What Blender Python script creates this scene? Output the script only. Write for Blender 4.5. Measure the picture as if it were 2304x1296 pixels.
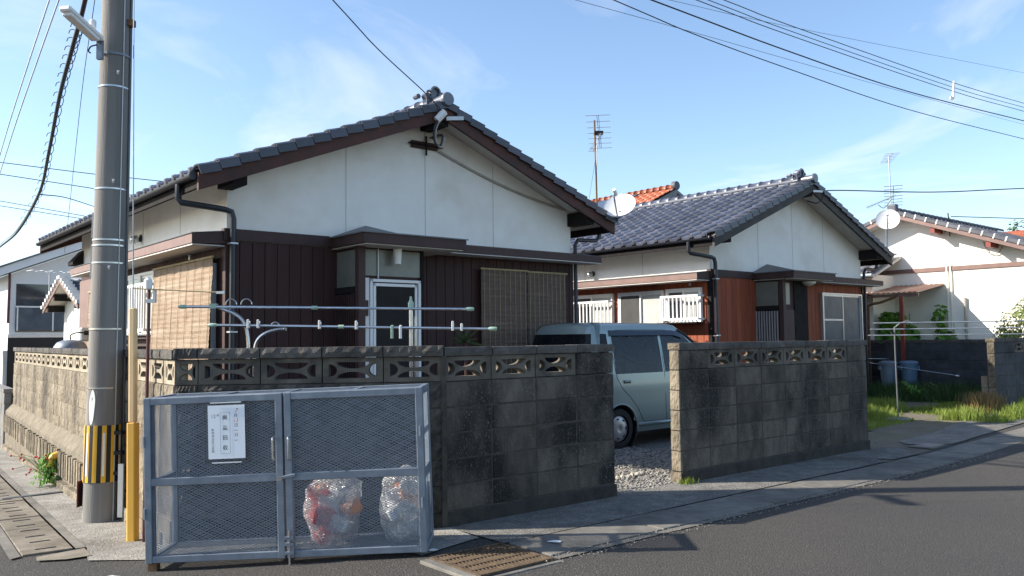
import bpy, bmesh, math, random
from math import sin, cos, pi, radians, sqrt, atan2, tan
from mathutils import Vector, Matrix, noise
random.seed(7)
SC = bpy.context.scene
COL = SC.collection
for o in list(bpy.data.objects): bpy.data.objects.remove(o, do_unlink=True)

# ------------------------------------------------------------------ camera
PITCH, ROLL, EYE = radians(3.5), radians(0.6128), 1.45
fwd = Vector((0, cos(PITCH), sin(PITCH))); up0 = Vector((0, -sin(PITCH), cos(PITCH))); rt0 = Vector((1, 0, 0))
rt = rt0*cos(ROLL) - up0*sin(ROLL); upv = up0*cos(ROLL) + rt0*sin(ROLL)
cd = bpy.data.cameras.new('camera'); cam = bpy.data.objects.new('camera', cd); COL.objects.link(cam)
cam.matrix_world = Matrix(((rt.x, upv.x, -fwd.x, 0), (rt.y, upv.y, -fwd.y, 0), (rt.z, upv.z, -fwd.z, EYE), (0, 0, 0, 1)))
cd.sensor_width = 36; cd.lens = 36*1864/2304; cd.clip_start = 0.05; cd.clip_end = 3000
SC.camera = cam

# ------------------------------------------------------------------ sky and sun
SUN_EL = radians(30.9)
to_sun = Vector((-cos(SUN_EL)*0.9994, -cos(SUN_EL)*0.035, sin(SUN_EL)))
world = bpy.data.worlds.new('World'); SC.world = world; world.use_nodes = True
wn = world.node_tree.nodes; wl = world.node_tree.links; wn.clear()
sky = wn.new('ShaderNodeTexSky'); sky.sky_type = 'NISHITA'; sky.sun_disc = False
sky.sun_elevation = SUN_EL; sky.sun_rotation = atan2(to_sun.x, to_sun.y)
sky.air_density = 1.0; sky.dust_density = 0.7; sky.ozone_density = 2.2; sky.altitude = 20
bg = wn.new('ShaderNodeBackground'); bg.inputs[1].default_value = 0.112
out = wn.new('ShaderNodeOutputWorld')
tc = wn.new('ShaderNodeTexCoord')
sep = wn.new('ShaderNodeSeparateXYZ'); wl.new(tc.outputs['Generated'], sep.inputs[0])
mx = wn.new('ShaderNodeMath'); mx.operation = 'MAXIMUM'; mx.inputs[1].default_value = 0.02; wl.new(sep.outputs['Z'], mx.inputs[0])
dv = wn.new('ShaderNodeVectorMath'); dv.operation = 'DIVIDE'; wl.new(tc.outputs['Generated'], dv.inputs[0])
cmb = wn.new('ShaderNodeCombineXYZ')
for i in range(3): wl.new(mx.outputs[0], cmb.inputs[i])
wl.new(cmb.outputs[0], dv.inputs[1])
mp = wn.new('ShaderNodeMapping'); mp.inputs['Scale'].default_value = (0.85, 0.5, 0.0); mp.inputs['Rotation'].default_value = (0, 0, 0.5); mp.inputs['Location'].default_value = (3.1, 1.7, 0)
wl.new(dv.outputs[0], mp.inputs[0])
nz = wn.new('ShaderNodeTexNoise'); nz.inputs['Scale'].default_value = 1.0; nz.inputs['Detail'].default_value = 9; nz.inputs['Roughness'].default_value = 0.55; nz.inputs['Distortion'].default_value = 0.9
wl.new(mp.outputs[0], nz.inputs['Vector'])
rp = wn.new('ShaderNodeValToRGB'); rp.color_ramp.elements[0].position = 0.535; rp.color_ramp.elements[0].color = (0, 0, 0, 1)
rp.color_ramp.elements[1].position = 0.80; rp.color_ramp.elements[1].color = (0.6, 0.6, 0.6, 1)
wl.new(nz.outputs[0], rp.inputs[0])
mixc = wn.new('ShaderNodeMix'); mixc.data_type = 'RGBA'
fd = wn.new('ShaderNodeMapRange'); fd.inputs[1].default_value = 0.02; fd.inputs[2].default_value = 0.16; wl.new(sep.outputs['Z'], fd.inputs[0])
fm = wn.new('ShaderNodeMath'); fm.operation = 'MULTIPLY'; wl.new(rp.outputs[0], fm.inputs[0]); wl.new(fd.outputs[0], fm.inputs[1])
wl.new(fm.outputs[0], mixc.inputs[0]); wl.new(sky.outputs[0], mixc.inputs[6])
mixc.inputs[7].default_value = (4.6, 4.8, 5.1, 1)
wl.new(mixc.outputs[2], bg.inputs[0]); wl.new(bg.outputs[0], out.inputs[0])
sd = bpy.data.lights.new('sun', 'SUN'); sd.energy = 4.2; sd.angle = radians(0.53); sd.color = (1.0, 0.93, 0.82)
sun = bpy.data.objects.new('sun', sd); COL.objects.link(sun); sun.rotation_euler = to_sun.to_track_quat('Z', 'Y').to_euler(); sun.location = (-30, 0, 30)
SC.view_settings.view_transform = 'Standard'; SC.view_settings.look = 'None'
SC.view_settings.exposure = 1.2; SC.view_settings.gamma = 1.0; SC.view_settings.use_curve_mapping = False
SC.render.engine = 'CYCLES'

# ------------------------------------------------------------------ frames
TW, TH, TL = radians(39.3), radians(40.3), radians(36.58)       # street walls, houses, left street
def fr(t, u, v, z=0.0): return Vector((u*cos(t) - v*sin(t), u*sin(t) + v*cos(t), z))
def inv(t, x, y): return (x*cos(t) + y*sin(t), -x*sin(t) + y*cos(t))
def sst(a, b, x):
    k = max(0.0, min(1.0, (x - a)/(b - a))); return k*k*(3 - 2*k)
def gz(x, y):
    ul, vl = inv(TL, x, y); u, v = inv(TW, x, y)
    z = -0.026*min(max(0.0, vl - 2.54), 22)*(1 - sst(1.5, 3.4, ul))
    z += 0.018*min(max(0.0, u - 10.5), 7)*(1 - sst(3.0, 30, abs(v)))
    return z

# ------------------------------------------------------------------ materials
def nodes(name):
    m = bpy.data.materials.new(name); m.use_nodes = True
    nt = m.node_tree; b = nt.nodes['Principled BSDF']
    return m, nt, b
def pm(name, c1, c2=None, scale=3.0, rough=0.8, bump=0.0, bscale=60.0, metal=0.0, rnd=0.0, stretch=None,
       stain=None, lo=0.35, hi=0.65, spec=None, detail=8, speck=None, coat=0.0, bdist=0.01, rvar=0.0, tint=None):
    """procedural surface: two-tone noise in world space, optional stains, speckle, per-piece variation and bump"""
    m, nt, b = nodes(name); N = nt.nodes; L = nt.links
    c2 = c2 or tuple(x*0.8 for x in c1)
    geo = N.new('ShaderNodeNewGeometry'); vec = geo.outputs['Position']
    oi = N.new('ShaderNodeObjectInfo')
    if stretch:
        mp_ = N.new('ShaderNodeMapping'); mp_.inputs['Scale'].default_value = stretch; mp_.inputs['Rotation'].default_value = (0, 0, -TH)
        mp_.vector_type = 'TEXTURE' if False else 'POINT'
        L.new(vec, mp_.inputs[0]); vec = mp_.outputs[0]
    def nse(sc, det=detail, ro=0.6):
        n = N.new('ShaderNodeTexNoise'); n.inputs['Scale'].default_value = sc; n.inputs['Detail'].default_value = det; n.inputs['Roughness'].default_value = ro
        L.new(vec, n.inputs['Vector']); return n.outputs[0]
    def mix(f, a, bb, mode='MIX'):
        x = N.new('ShaderNodeMix'); x.data_type = 'RGBA'; x.blend_type = mode
        for s, val in ((0, f), (6, a), (7, bb)):
            if isinstance(val, (int, float)): x.inputs[s].default_value = val
            elif isinstance(val, tuple): x.inputs[s].default_value = (*val, 1)
            else: L.new(val, x.inputs[s])
        return x.outputs[2]
    def ramp(v, a, bb):
        r = N.new('ShaderNodeMapRange'); r.inputs[1].default_value = a; r.inputs[2].default_value = bb; L.new(v, r.inputs[0]); return r.outputs[0]
    c = mix(ramp(nse(scale), lo, hi), c1, c2)
    if stain:
        col, sc, a, bb = stain[:4]; c = mix(ramp(nse(sc, 5, 0.55), a, bb), c, col)
    if speck:
        col, sc, a, bb = speck
        c = mix(ramp(nse(sc, 2, 0.5), a, bb), c, col)
    if rnd:
        hs = N.new('ShaderNodeHueSaturation'); r = N.new('ShaderNodeMapRange'); r.inputs[3].default_value = 1 - rnd; r.inputs[4].default_value = 1 + rnd
        L.new(oi.outputs['Random'], r.inputs[0]); L.new(r.outputs[0], hs.inputs['Value']); L.new(c, hs.inputs['Color']); c = hs.outputs[0]
    L.new(c, b.inputs['Base Color'])
    b.inputs['Roughness'].default_value = rough; b.inputs['Metallic'].default_value = metal
    if rvar:
        r = N.new('ShaderNodeMapRange'); r.inputs[3].default_value = max(0.02, rough - rvar); r.inputs[4].default_value = min(1, rough + rvar); L.new(nse(scale*2.3), r.inputs[0]); L.new(r.outputs[0], b.inputs['Roughness'])
    if spec is not None: b.inputs['Specular IOR Level'].default_value = spec
    if coat: b.inputs['Coat Weight'].default_value = coat; b.inputs['Coat Roughness'].default_value = 0.06
    if bump:
        bp = N.new('ShaderNodeBump'); bp.inputs['Strength'].default_value = bump; bp.inputs['Distance'].default_value = bdist
        L.new(nse(bscale, 4), bp.inputs['Height']); L.new(bp.outputs[0], b.inputs['Normal'])
    return m
def glassy(name, tint, alpha, rough=0.02):
    """thin pane: part clear, part mirror-like"""
    m, nt, b = nodes(name); N = nt.nodes; L = nt.links; N.remove(b)
    t = N.new('ShaderNodeBsdfTransparent'); t.inputs[0].default_value = (*tint, 1)
    g = N.new('ShaderNodeBsdfGlossy'); g.inputs[0].default_value = (0.9, 0.9, 0.9, 1); g.inputs['Roughness'].default_value = rough
    f = N.new('ShaderNodeFresnel'); f.inputs[0].default_value = 1.38
    s = N.new('ShaderNodeMixShader'); L.new(f.outputs[0], s.inputs[0]); L.new(t.outputs[0], s.inputs[1]); L.new(g.outputs[0], s.inputs[2])
    d = N.new('ShaderNodeBsdfDiffuse'); d.inputs[0].default_value = (0.02, 0.025, 0.03, 1)
    s2 = N.new('ShaderNodeMixShader'); s2.inputs[0].default_value = alpha; L.new(s.outputs[0], s2.inputs[1]); L.new(d.outputs[0], s2.inputs[2])
    L.new(s2.outputs[0], N['Material Output'].inputs[0]); return m
M = {}
def wood(name, c1, c2, rnd=0.16, rough=0.75): return pm(name, c1, c2, scale=9, stretch=(2.2, 2.2, 0.12), rough=rough, bump=0.25, bscale=40, rnd=rnd, bdist=0.004)
M['asphalt'] = pm('asphalt', (0.068, 0.060, 0.052), (0.034, 0.031, 0.028), scale=60, rough=0.92, bump=1.0, bscale=75, speck=((0.24, 0.215, 0.18), 120, 0.60, 0.70), bdist=0.02, stain=((0.036, 0.034, 0.033), 0.45, 0.42, 0.75), lo=0.3, hi=0.7)
M['apron'] = pm('rough_concrete', (0.22, 0.205, 0.185), (0.12, 0.112, 0.10), scale=7, rough=0.95, bump=1.0, bscale=55, speck=((0.36, 0.34, 0.30), 75, 0.56, 0.72), bdist=0.02, stain=((0.07, 0.066, 0.06), 1.3, 0.45, 0.75))
M['apronlit'] = pm('sunlit_rough_concrete', (0.33, 0.31, 0.275), (0.21, 0.195, 0.17), scale=7, rough=0.95, bump=1.0, bscale=55, speck=((0.45, 0.42, 0.38), 75, 0.56, 0.72), bdist=0.02, stain=((0.13, 0.12, 0.105), 1.3, 0.48, 0.75))  # apron concrete lightened; sunlight of the left strip is in its colour
M['footing'] = pm('dark_footing', (0.05, 0.044, 0.038), (0.026, 0.023, 0.02), scale=9, rough=0.97, bump=0.7, bscale=80)
M['slab'] = pm('gutter_slab_concrete', (0.19, 0.175, 0.15), (0.13, 0.12, 0.105), scale=9, rough=0.92, bump=0.4, bscale=120, rnd=0.12, stain=((0.07, 0.066, 0.06), 2.0, 0.45, 0.72))
M['tslab'] = pm('tan_slab_concrete', (0.23, 0.20, 0.155), (0.15, 0.13, 0.10), scale=8, rough=0.92, bump=0.5, bscale=70, rnd=0.14, stain=((0.09, 0.072, 0.05), 2.4, 0.45, 0.72))
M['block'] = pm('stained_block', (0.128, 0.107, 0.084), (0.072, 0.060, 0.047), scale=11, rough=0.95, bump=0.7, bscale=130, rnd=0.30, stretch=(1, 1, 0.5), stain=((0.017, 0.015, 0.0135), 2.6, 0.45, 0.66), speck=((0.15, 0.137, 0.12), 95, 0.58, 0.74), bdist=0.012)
M['blockpale'] = pm('openwork_concrete', (0.15, 0.13, 0.102), (0.085, 0.073, 0.058), scale=6, rough=0.95, bump=0.5, bscale=130, rnd=0.15, stain=((0.05, 0.048, 0.045), 3, 0.5, 0.72))
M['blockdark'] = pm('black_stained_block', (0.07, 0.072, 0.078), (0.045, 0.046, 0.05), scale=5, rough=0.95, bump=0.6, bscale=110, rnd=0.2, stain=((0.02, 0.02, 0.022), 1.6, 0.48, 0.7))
M['split'] = pm('split_face_stone', (0.12, 0.104, 0.086), (0.05, 0.043, 0.037), scale=14, rough=0.95, bump=1.0, bscale=90, rnd=0.18, stain=((0.05, 0.044, 0.04), 3, 0.5, 0.75), bdist=0.015)
M['tanblock'] = pm('weathered_tan_block', (0.34, 0.285, 0.205), (0.17, 0.14, 0.10), scale=7, rough=0.95, bump=0.9, bscale=60, rnd=0.14, stretch=(1, 1, 0.35), stain=((0.075, 0.062, 0.046), 2.2, 0.46, 0.72), bdist=0.03)
M['tanopen'] = pm('cream_openwork', (0.40, 0.34, 0.25), (0.26, 0.22, 0.16), scale=10, rough=0.95, bump=0.5, bscale=90, rnd=0.1, stain=((0.2, 0.17, 0.12), 4, 0.52, 0.75))
M['coping'] = pm('dark_coping', (0.135, 0.122, 0.108), (0.08, 0.072, 0.065), scale=9, rough=0.95, bump=0.9, bscale=70, rnd=0.14, stain=((0.045, 0.041, 0.038), 3, 0.5, 0.72), bdist=0.015)
M['mortar'] = pm('mortar', (0.085, 0.073, 0.06), (0.045, 0.039, 0.032), scale=12, rough=0.97, bump=0.5, bscale=120)
M['tanmortar'] = pm('tan_mortar', (0.22, 0.185, 0.135), (0.13, 0.11, 0.08), scale=8, rough=0.97, bump=0.5, bscale=120)
M['stucco'] = pm('white_stucco', (0.86, 0.84, 0.79), (0.82, 0.795, 0.74), scale=3.5, rough=0.93, bump=0.5, bscale=120, stain=((0.66, 0.61, 0.53), 1.1, 0.50, 0.82), bdist=0.006)
M['joint'] = pm('plaster_joint', (0.40, 0.385, 0.36), (0.33, 0.32, 0.30), scale=8, rough=0.95)
M['cream'] = pm('cream_stucco', (0.88, 0.85, 0.77), (0.85, 0.81, 0.72), scale=2, rough=0.93, bump=0.2, bscale=140, bdist=0.004)
M['white'] = pm('white_siding', (0.74, 0.75, 0.76), (0.69, 0.70, 0.71), scale=2, rough=0.85)
M['wdark'] = wood('dark_brown_siding', (0.048, 0.0165, 0.0135), (0.032, 0.011, 0.0095), 0.12)
M['worange'] = wood('orange_brown_siding', (0.30, 0.072, 0.026), (0.215, 0.046, 0.017), 0.15)
M['wbrown'] = pm('brown_trim', (0.056, 0.025, 0.021), (0.038, 0.017, 0.015), scale=6, rough=0.65, stretch=(1, 1, 0.3))
M['barge'] = pm('red_brown_bargeboard', (0.085, 0.026, 0.017), (0.04, 0.018, 0.013), scale=5, rough=0.7, bump=0.2, stain=((0.24, 0.22, 0.19), 7, 0.70, 0.76))
M['bargegrey'] = pm('grey_brown_bargeboard', (0.06, 0.053, 0.05), (0.038, 0.034, 0.032), scale=5, rough=0.75, bump=0.2)
M['fascia'] = pm('mauve_fascia', (0.21, 0.125, 0.105), (0.165, 0.096, 0.08), scale=5, rough=0.55)
M['soffit'] = pm('soffit', (0.62, 0.59, 0.55), (0.53, 0.50, 0.46), scale=2, rough=0.92)
M['beam'] = pm('black_beam', (0.022, 0.019, 0.019), (0.014, 0.012, 0.012), scale=7, rough=0.85, spec=0.15)
M['sheet'] = pm('grey_sheet_metal', (0.15, 0.155, 0.165), (0.11, 0.115, 0.12), scale=4, rough=0.5, metal=0.3)
M['tile'] = pm('blue_grey_glazed_tile', (0.125, 0.135, 0.172), (0.08, 0.088, 0.118), scale=3, rough=0.33, rnd=0.32, spec=0.75, rvar=0.1)
M['tileverge'] = pm('slate_verge_tile', (0.062, 0.068, 0.092), (0.045, 0.05, 0.07), scale=4, rough=0.45, rnd=0.25)
M['tiledull'] = pm('dull_slate_tile', (0.085, 0.088, 0.105), (0.055, 0.057, 0.07), scale=5, rough=0.6, rnd=0.18)
M['tilered'] = pm('orange_red_tile', (0.42, 0.12, 0.05), (0.30, 0.075, 0.032), scale=3, rough=0.5, rnd=0.15)
M['plaster'] = pm('tile_plaster', (0.72, 0.70, 0.66), (0.60, 0.58, 0.54), scale=8, rough=0.9)
M['solar'] = pm('solar_panel', (0.035, 0.045, 0.07), (0.03, 0.038, 0.06), scale=2, rough=0.15)
M['alu'] = pm('aluminium_frame', (0.52, 0.53, 0.54), (0.46, 0.47, 0.48), scale=6, rough=0.42, metal=0.55)
M['alulight'] = pm('white_aluminium', (0.78, 0.78, 0.77), (0.70, 0.70, 0.69), scale=6, rough=0.45)
M['frost'] = pm('frosted_glass', (0.50, 0.51, 0.48), (0.38, 0.39, 0.37), scale=2.5, rough=0.22, spec=0.6)
M['screen'] = pm('insect_screen', (0.030, 0.028, 0.028), (0.024, 0.022, 0.022), scale=3, rough=0.7, spec=0.1)
M['screengrey'] = pm('grey_insect_screen', (0.085, 0.085, 0.083), (0.065, 0.065, 0.064), scale=3, rough=0.7, spec=0.1)
M['wglass'] = pm('dark_window_glass', (0.045, 0.055, 0.065), (0.028, 0.034, 0.042), scale=1.8, rough=0.06, spec=0.8)
M['gglass'] = pm('grey_window_glass', (0.12, 0.145, 0.165), (0.075, 0.09, 0.11), scale=2.2, rough=0.35, spec=0.12)
M['transom'] = pm('ribbed_transom_glass', (0.19, 0.195, 0.165), (0.14, 0.145, 0.125), scale=4, rough=0.3)
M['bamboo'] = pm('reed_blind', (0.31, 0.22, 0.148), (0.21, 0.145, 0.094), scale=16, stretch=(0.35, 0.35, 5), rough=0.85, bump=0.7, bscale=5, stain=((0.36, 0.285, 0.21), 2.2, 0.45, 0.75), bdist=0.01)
M['bamboodark'] = pm('dark_reed_blind', (0.145, 0.098, 0.075), (0.095, 0.066, 0.052), scale=16, stretch=(0.35, 0.35, 5), rough=0.9, bump=0.8, bscale=5, stain=((0.20, 0.15, 0.115), 4, 0.55, 0.8), bdist=0.01)  # same reed pattern in a darker tone than the side blinds
M['pipe'] = pm('navy_rain_pipe', (0.022, 0.025, 0.034), (0.016, 0.018, 0.025), scale=4, rough=0.4)
M['galv'] = pm('galvanised_steel', (0.21, 0.245, 0.29), (0.155, 0.185, 0.225), scale=9, rough=0.5, metal=0.4, rvar=0.1, stain=((0.33, 0.36, 0.40), 5, 0.58, 0.8))
M['galvlight'] = pm('galvanised_mesh', (0.28, 0.325, 0.385), (0.22, 0.26, 0.31), scale=9, rough=0.5, metal=0.25)
M['steel'] = pm('stainless_tube', (0.55, 0.55, 0.56), (0.45, 0.45, 0.46), scale=8, rough=0.25, metal=0.9)
M['rust'] = pm('rusty_steel', (0.20, 0.10, 0.045), (0.12, 0.06, 0.03), scale=20, rough=0.85, bump=0.3)
M['grate'] = pm('rusty_grate', (0.115, 0.076, 0.042), (0.06, 0.04, 0.025), scale=18, rough=0.8, bump=0.3)
M['greenp'] = pm('pale_green_plastic', (0.33, 0.46, 0.36), (0.28, 0.40, 0.31), scale=6, rough=0.45)
M['whitep'] = pm('white_plastic', (0.78, 0.77, 0.74), (0.70, 0.69, 0.66), scale=6, rough=0.4)
M['paper'] = pm('paper', (0.86, 0.88, 0.90), (0.83, 0.85, 0.88), scale=4, rough=0.6)
M['sleeve'] = glassy('clear_plastic_sleeve', (0.95, 0.96, 0.97), 0.02, 0.15)
M['ink'] = pm('black_ink', (0.03, 0.03, 0.035), (0.025, 0.025, 0.03), rough=0.8)
M['inkgrey'] = pm('grey_ink', (0.2, 0.2, 0.22), (0.17, 0.17, 0.19), rough=0.8)
M['inkred'] = pm('red_ink', (0.62, 0.12, 0.10), (0.55, 0.10, 0.09), rough=0.8)
M['polec'] = pm('pole_concrete', (0.235, 0.222, 0.205), (0.165, 0.155, 0.143), scale=5, stretch=(2, 2, 0.12), rough=0.9, bump=0.4, bscale=50, stain=((0.09, 0.078, 0.067), 1.4, 0.5, 0.75))
M['yellow'] = pm('hazard_yellow', (0.78, 0.44, 0.025), (0.68, 0.36, 0.02), scale=4, rough=0.5, bump=0.15, bscale=200)
M['guardy'] = pm('guard_tube_yellow', (0.80, 0.43, 0.05), (0.72, 0.38, 0.05), scale=3, rough=0.45)
M['guardp'] = pm('faded_guard_tube', (0.74, 0.52, 0.27), (0.68, 0.46, 0.22), scale=3, rough=0.5)
M['black'] = pm('black_rubber', (0.018, 0.017, 0.018), (0.013, 0.012, 0.013), scale=8, rough=0.7)
M['maroon'] = pm('maroon_paint', (0.095, 0.022, 0.024), (0.07, 0.016, 0.018), scale=6, rough=0.45)
M['silvert'] = pm('reflective_white', (0.80, 0.80, 0.80), (0.74, 0.74, 0.74), scale=9, rough=0.3)
M['soil'] = pm('packed_soil', (0.17, 0.14, 0.105), (0.11, 0.09, 0.07), scale=2.2, rough=0.97, bump=0.9, bscale=45, bdist=0.02, speck=((0.27, 0.24, 0.2), 60, 0.58, 0.75), stain=((0.13, 0.13, 0.06), 0.8, 0.45, 0.7))
M['yard'] = pm('gravel_bed', (0.19, 0.18, 0.165), (0.10, 0.095, 0.09), scale=28, rough=0.97, bump=1.0, bscale=38, bdist=0.03)
M['stone'] = pm('gravel_stone', (0.30, 0.28, 0.245), (0.15, 0.14, 0.125), scale=22, rough=0.9)
M['pebble'] = pm('pale_edging_stone', (0.46, 0.42, 0.35), (0.33, 0.30, 0.25), scale=12, rough=0.9, rnd=0.2, bump=0.5)
def leafm(name, c1, c2, sc=6, tr=0.35):
    m, nt, b = nodes(name); N = nt.nodes; L = nt.links
    g = N.new('ShaderNodeNewGeometry'); n = N.new('ShaderNodeTexNoise'); n.inputs['Scale'].default_value = sc; n.inputs['Detail'].default_value = 3; L.new(g.outputs['Position'], n.inputs['Vector'])
    x = N.new('ShaderNodeMix'); x.data_type = 'RGBA'; L.new(n.outputs[0], x.inputs[0]); x.inputs[6].default_value = (*c1, 1); x.inputs[7].default_value = (*c2, 1)
    L.new(x.outputs[2], b.inputs['Base Color']); b.inputs['Roughness'].default_value = 0.6
    t = N.new('ShaderNodeBsdfTranslucent'); L.new(x.outputs[2], t.inputs[0]); s = N.new('ShaderNodeMixShader'); s.inputs[0].default_value = tr
    L.new(b.outputs[0], s.inputs[1]); L.new(t.outputs[0], s.inputs[2]); L.new(s.outputs[0], N['Material Output'].inputs[0]); return m
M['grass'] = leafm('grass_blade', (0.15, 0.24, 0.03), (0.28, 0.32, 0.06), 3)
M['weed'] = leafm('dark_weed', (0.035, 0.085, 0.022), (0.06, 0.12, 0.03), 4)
M['drygrass'] = leafm('dry_grass', (0.32, 0.24, 0.10), (0.22, 0.14, 0.06), 8)
M['leaf'] = leafm('vine_leaf', (0.11, 0.26, 0.035), (0.18, 0.36, 0.06), 7)
M['bush'] = leafm('pale_bush_leaf', (0.18, 0.25, 0.06), (0.30, 0.36, 0.12), 5)
M['tree'] = leafm('far_tree_leaf', (0.06, 0.11, 0.03), (0.10, 0.15, 0.04), 2)
M['spike'] = leafm('spiky_leaf', (0.03, 0.06, 0.02), (0.05, 0.09, 0.03), 5, 0.15)
M['petal'] = leafm('red_petal', (0.62, 0.03, 0.05), (0.55, 0.03, 0.07), 9, 0.3)
M['cane'] = pm('bamboo_cane', (0.42, 0.33, 0.18), (0.33, 0.25, 0.13), scale=9, rough=0.6)
M['canegreen'] = pm('green_garden_stake', (0.07, 0.17, 0.06), (0.05, 0.13, 0.05), scale=9, rough=0.5)
M['paint'] = pm('teal_grey_car_paint', (0.275, 0.340, 0.333), (0.265, 0.330, 0.323), scale=2, rough=0.34, metal=0.35, coat=0.6)
M['cglass'] = glassy('car_side_glass', (0.72, 0.76, 0.77), 0.04)
M['cdark'] = glassy('privacy_glass', (0.10, 0.11, 0.12), 0.45)
M['cabin'] = pm('dark_cabin_trim', (0.03, 0.032, 0.036), (0.022, 0.024, 0.027), scale=8, rough=0.8)
M['seat'] = pm('seat_cloth', (0.06, 0.062, 0.07), (0.045, 0.047, 0.053), scale=20, rough=0.95)
M['tyre'] = pm('tyre_rubber', (0.022, 0.022, 0.023), (0.016, 0.016, 0.017), scale=20, rough=0.8)
M['hub'] = pm('silver_hubcap', (0.50, 0.49, 0.50), (0.44, 0.43, 0.44), scale=6, rough=0.38, metal=0.5)
M['visor'] = pm('smoked_visor', (0.018, 0.02, 0.028), (0.015, 0.017, 0.024), rough=0.12, spec=0.7)
M['lamp'] = pm('red_lamp_lens', (0.35, 0.02, 0.02), (0.28, 0.015, 0.015), rough=0.15)
M['wire'] = pm('black_cable', (0.018, 0.020, 0.028), (0.013, 0.015, 0.02), rough=0.55)
M['wireblue'] = pm('pale_cable_sheath', (0.62, 0.68, 0.78), (0.56, 0.62, 0.72), rough=0.5)
M['dish'] = pm('dish_white', (0.72, 0.73, 0.74), (0.66, 0.67, 0.68), scale=3, rough=0.45)
M['can'] = pm('blue_grey_plastic', (0.20, 0.24, 0.28), (0.15, 0.19, 0.23), scale=4, rough=0.5)
M['canblue'] = pm('blue_plastic', (0.15, 0.24, 0.33), (0.11, 0.19, 0.27), scale=4, rough=0.5)
M['insul'] = pm('insulation_hose', (0.42, 0.39, 0.35), (0.34, 0.31, 0.28), scale=12, rough=0.8)
M['corr'] = pm('rust_red_sheet', (0.30, 0.12, 0.075), (0.22, 0.17, 0.14), scale=3, rough=0.7)
M['redpost'] = pm('red_oxide_post', (0.24, 0.045, 0.03), (0.18, 0.035, 0.025), scale=5, rough=0.6)
M['found'] = pm('foundation_concrete', (0.22, 0.215, 0.205), (0.16, 0.155, 0.15), scale=3, rough=0.95, bump=0.3)
def bagm(name):
    m, nt, b = nodes(name); N = nt.nodes; L = nt.links; N.remove(b)
    g = N.new('ShaderNodeNewGeometry'); w = N.new('ShaderNodeTexNoise'); w.inputs['Scale'].default_value = 22; w.inputs['Detail'].default_value = 3; w.inputs['Distortion'].default_value = 2.0; L.new(g.outputs['Position'], w.inputs['Vector'])
    bp = N.new('ShaderNodeBump'); bp.inputs['Strength'].default_value = 1.0; bp.inputs['Distance'].default_value = 0.04; L.new(w.outputs[0], bp.inputs['Height'])
    t = N.new('ShaderNodeBsdfTransparent'); t.inputs[0].default_value = (0.95, 0.95, 0.96, 1)
    d = N.new('ShaderNodeBsdfDiffuse'); d.inputs[0].default_value = (0.85, 0.86, 0.88, 1); L.new(bp.outputs[0], d.inputs['Normal'])
    r = N.new('ShaderNodeBsdfTranslucent'); r.inputs[0].default_value = (0.85, 0.86, 0.88, 1)
    gl = N.new('ShaderNodeBsdfGlossy'); gl.inputs['Roughness'].default_value = 0.15; L.new(bp.outputs[0], gl.inputs['Normal'])
    a = N.new('ShaderNodeMixShader'); a.inputs[0].default_value = 0.45; L.new(d.outputs[0], a.inputs[1]); L.new(r.outputs[0], a.inputs[2])
    c = N.new('ShaderNodeMixShader'); c.inputs[0].default_value = 0.14; L.new(a.outputs[0], c.inputs[1]); L.new(gl.outputs[0], c.inputs[2])
    mr = N.new('ShaderNodeMapRange'); mr.inputs[1].default_value = 0.35; mr.inputs[2].default_value = 0.7; mr.inputs[3].default_value = 0.22; mr.inputs[4].default_value = 0.9; L.new(w.outputs[0], mr.inputs[0])
    e = N.new('ShaderNodeMixShader'); L.new(mr.outputs[0], e.inputs[0]); L.new(t.outputs[0], e.inputs[1]); L.new(c.outputs[0], e.inputs[2])
    L.new(e.outputs[0], N['Material Output'].inputs[0]); return m
M['bag'] = bagm('clear_bag_film')
for k_, c_ in dict(red=(0.75, 0.06, 0.03), orange=(0.88, 0.27, 0.03), pink=(0.72, 0.30, 0.32), white=(0.82, 0.82, 0.80), slate=(0.16, 0.19, 0.24), tan=(0.55, 0.42, 0.28)).items(): M['pack_' + k_] = pm('packaging_' + k_, c_, tuple(x*.85 for x in c_), scale=9, rough=0.45)

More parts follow.
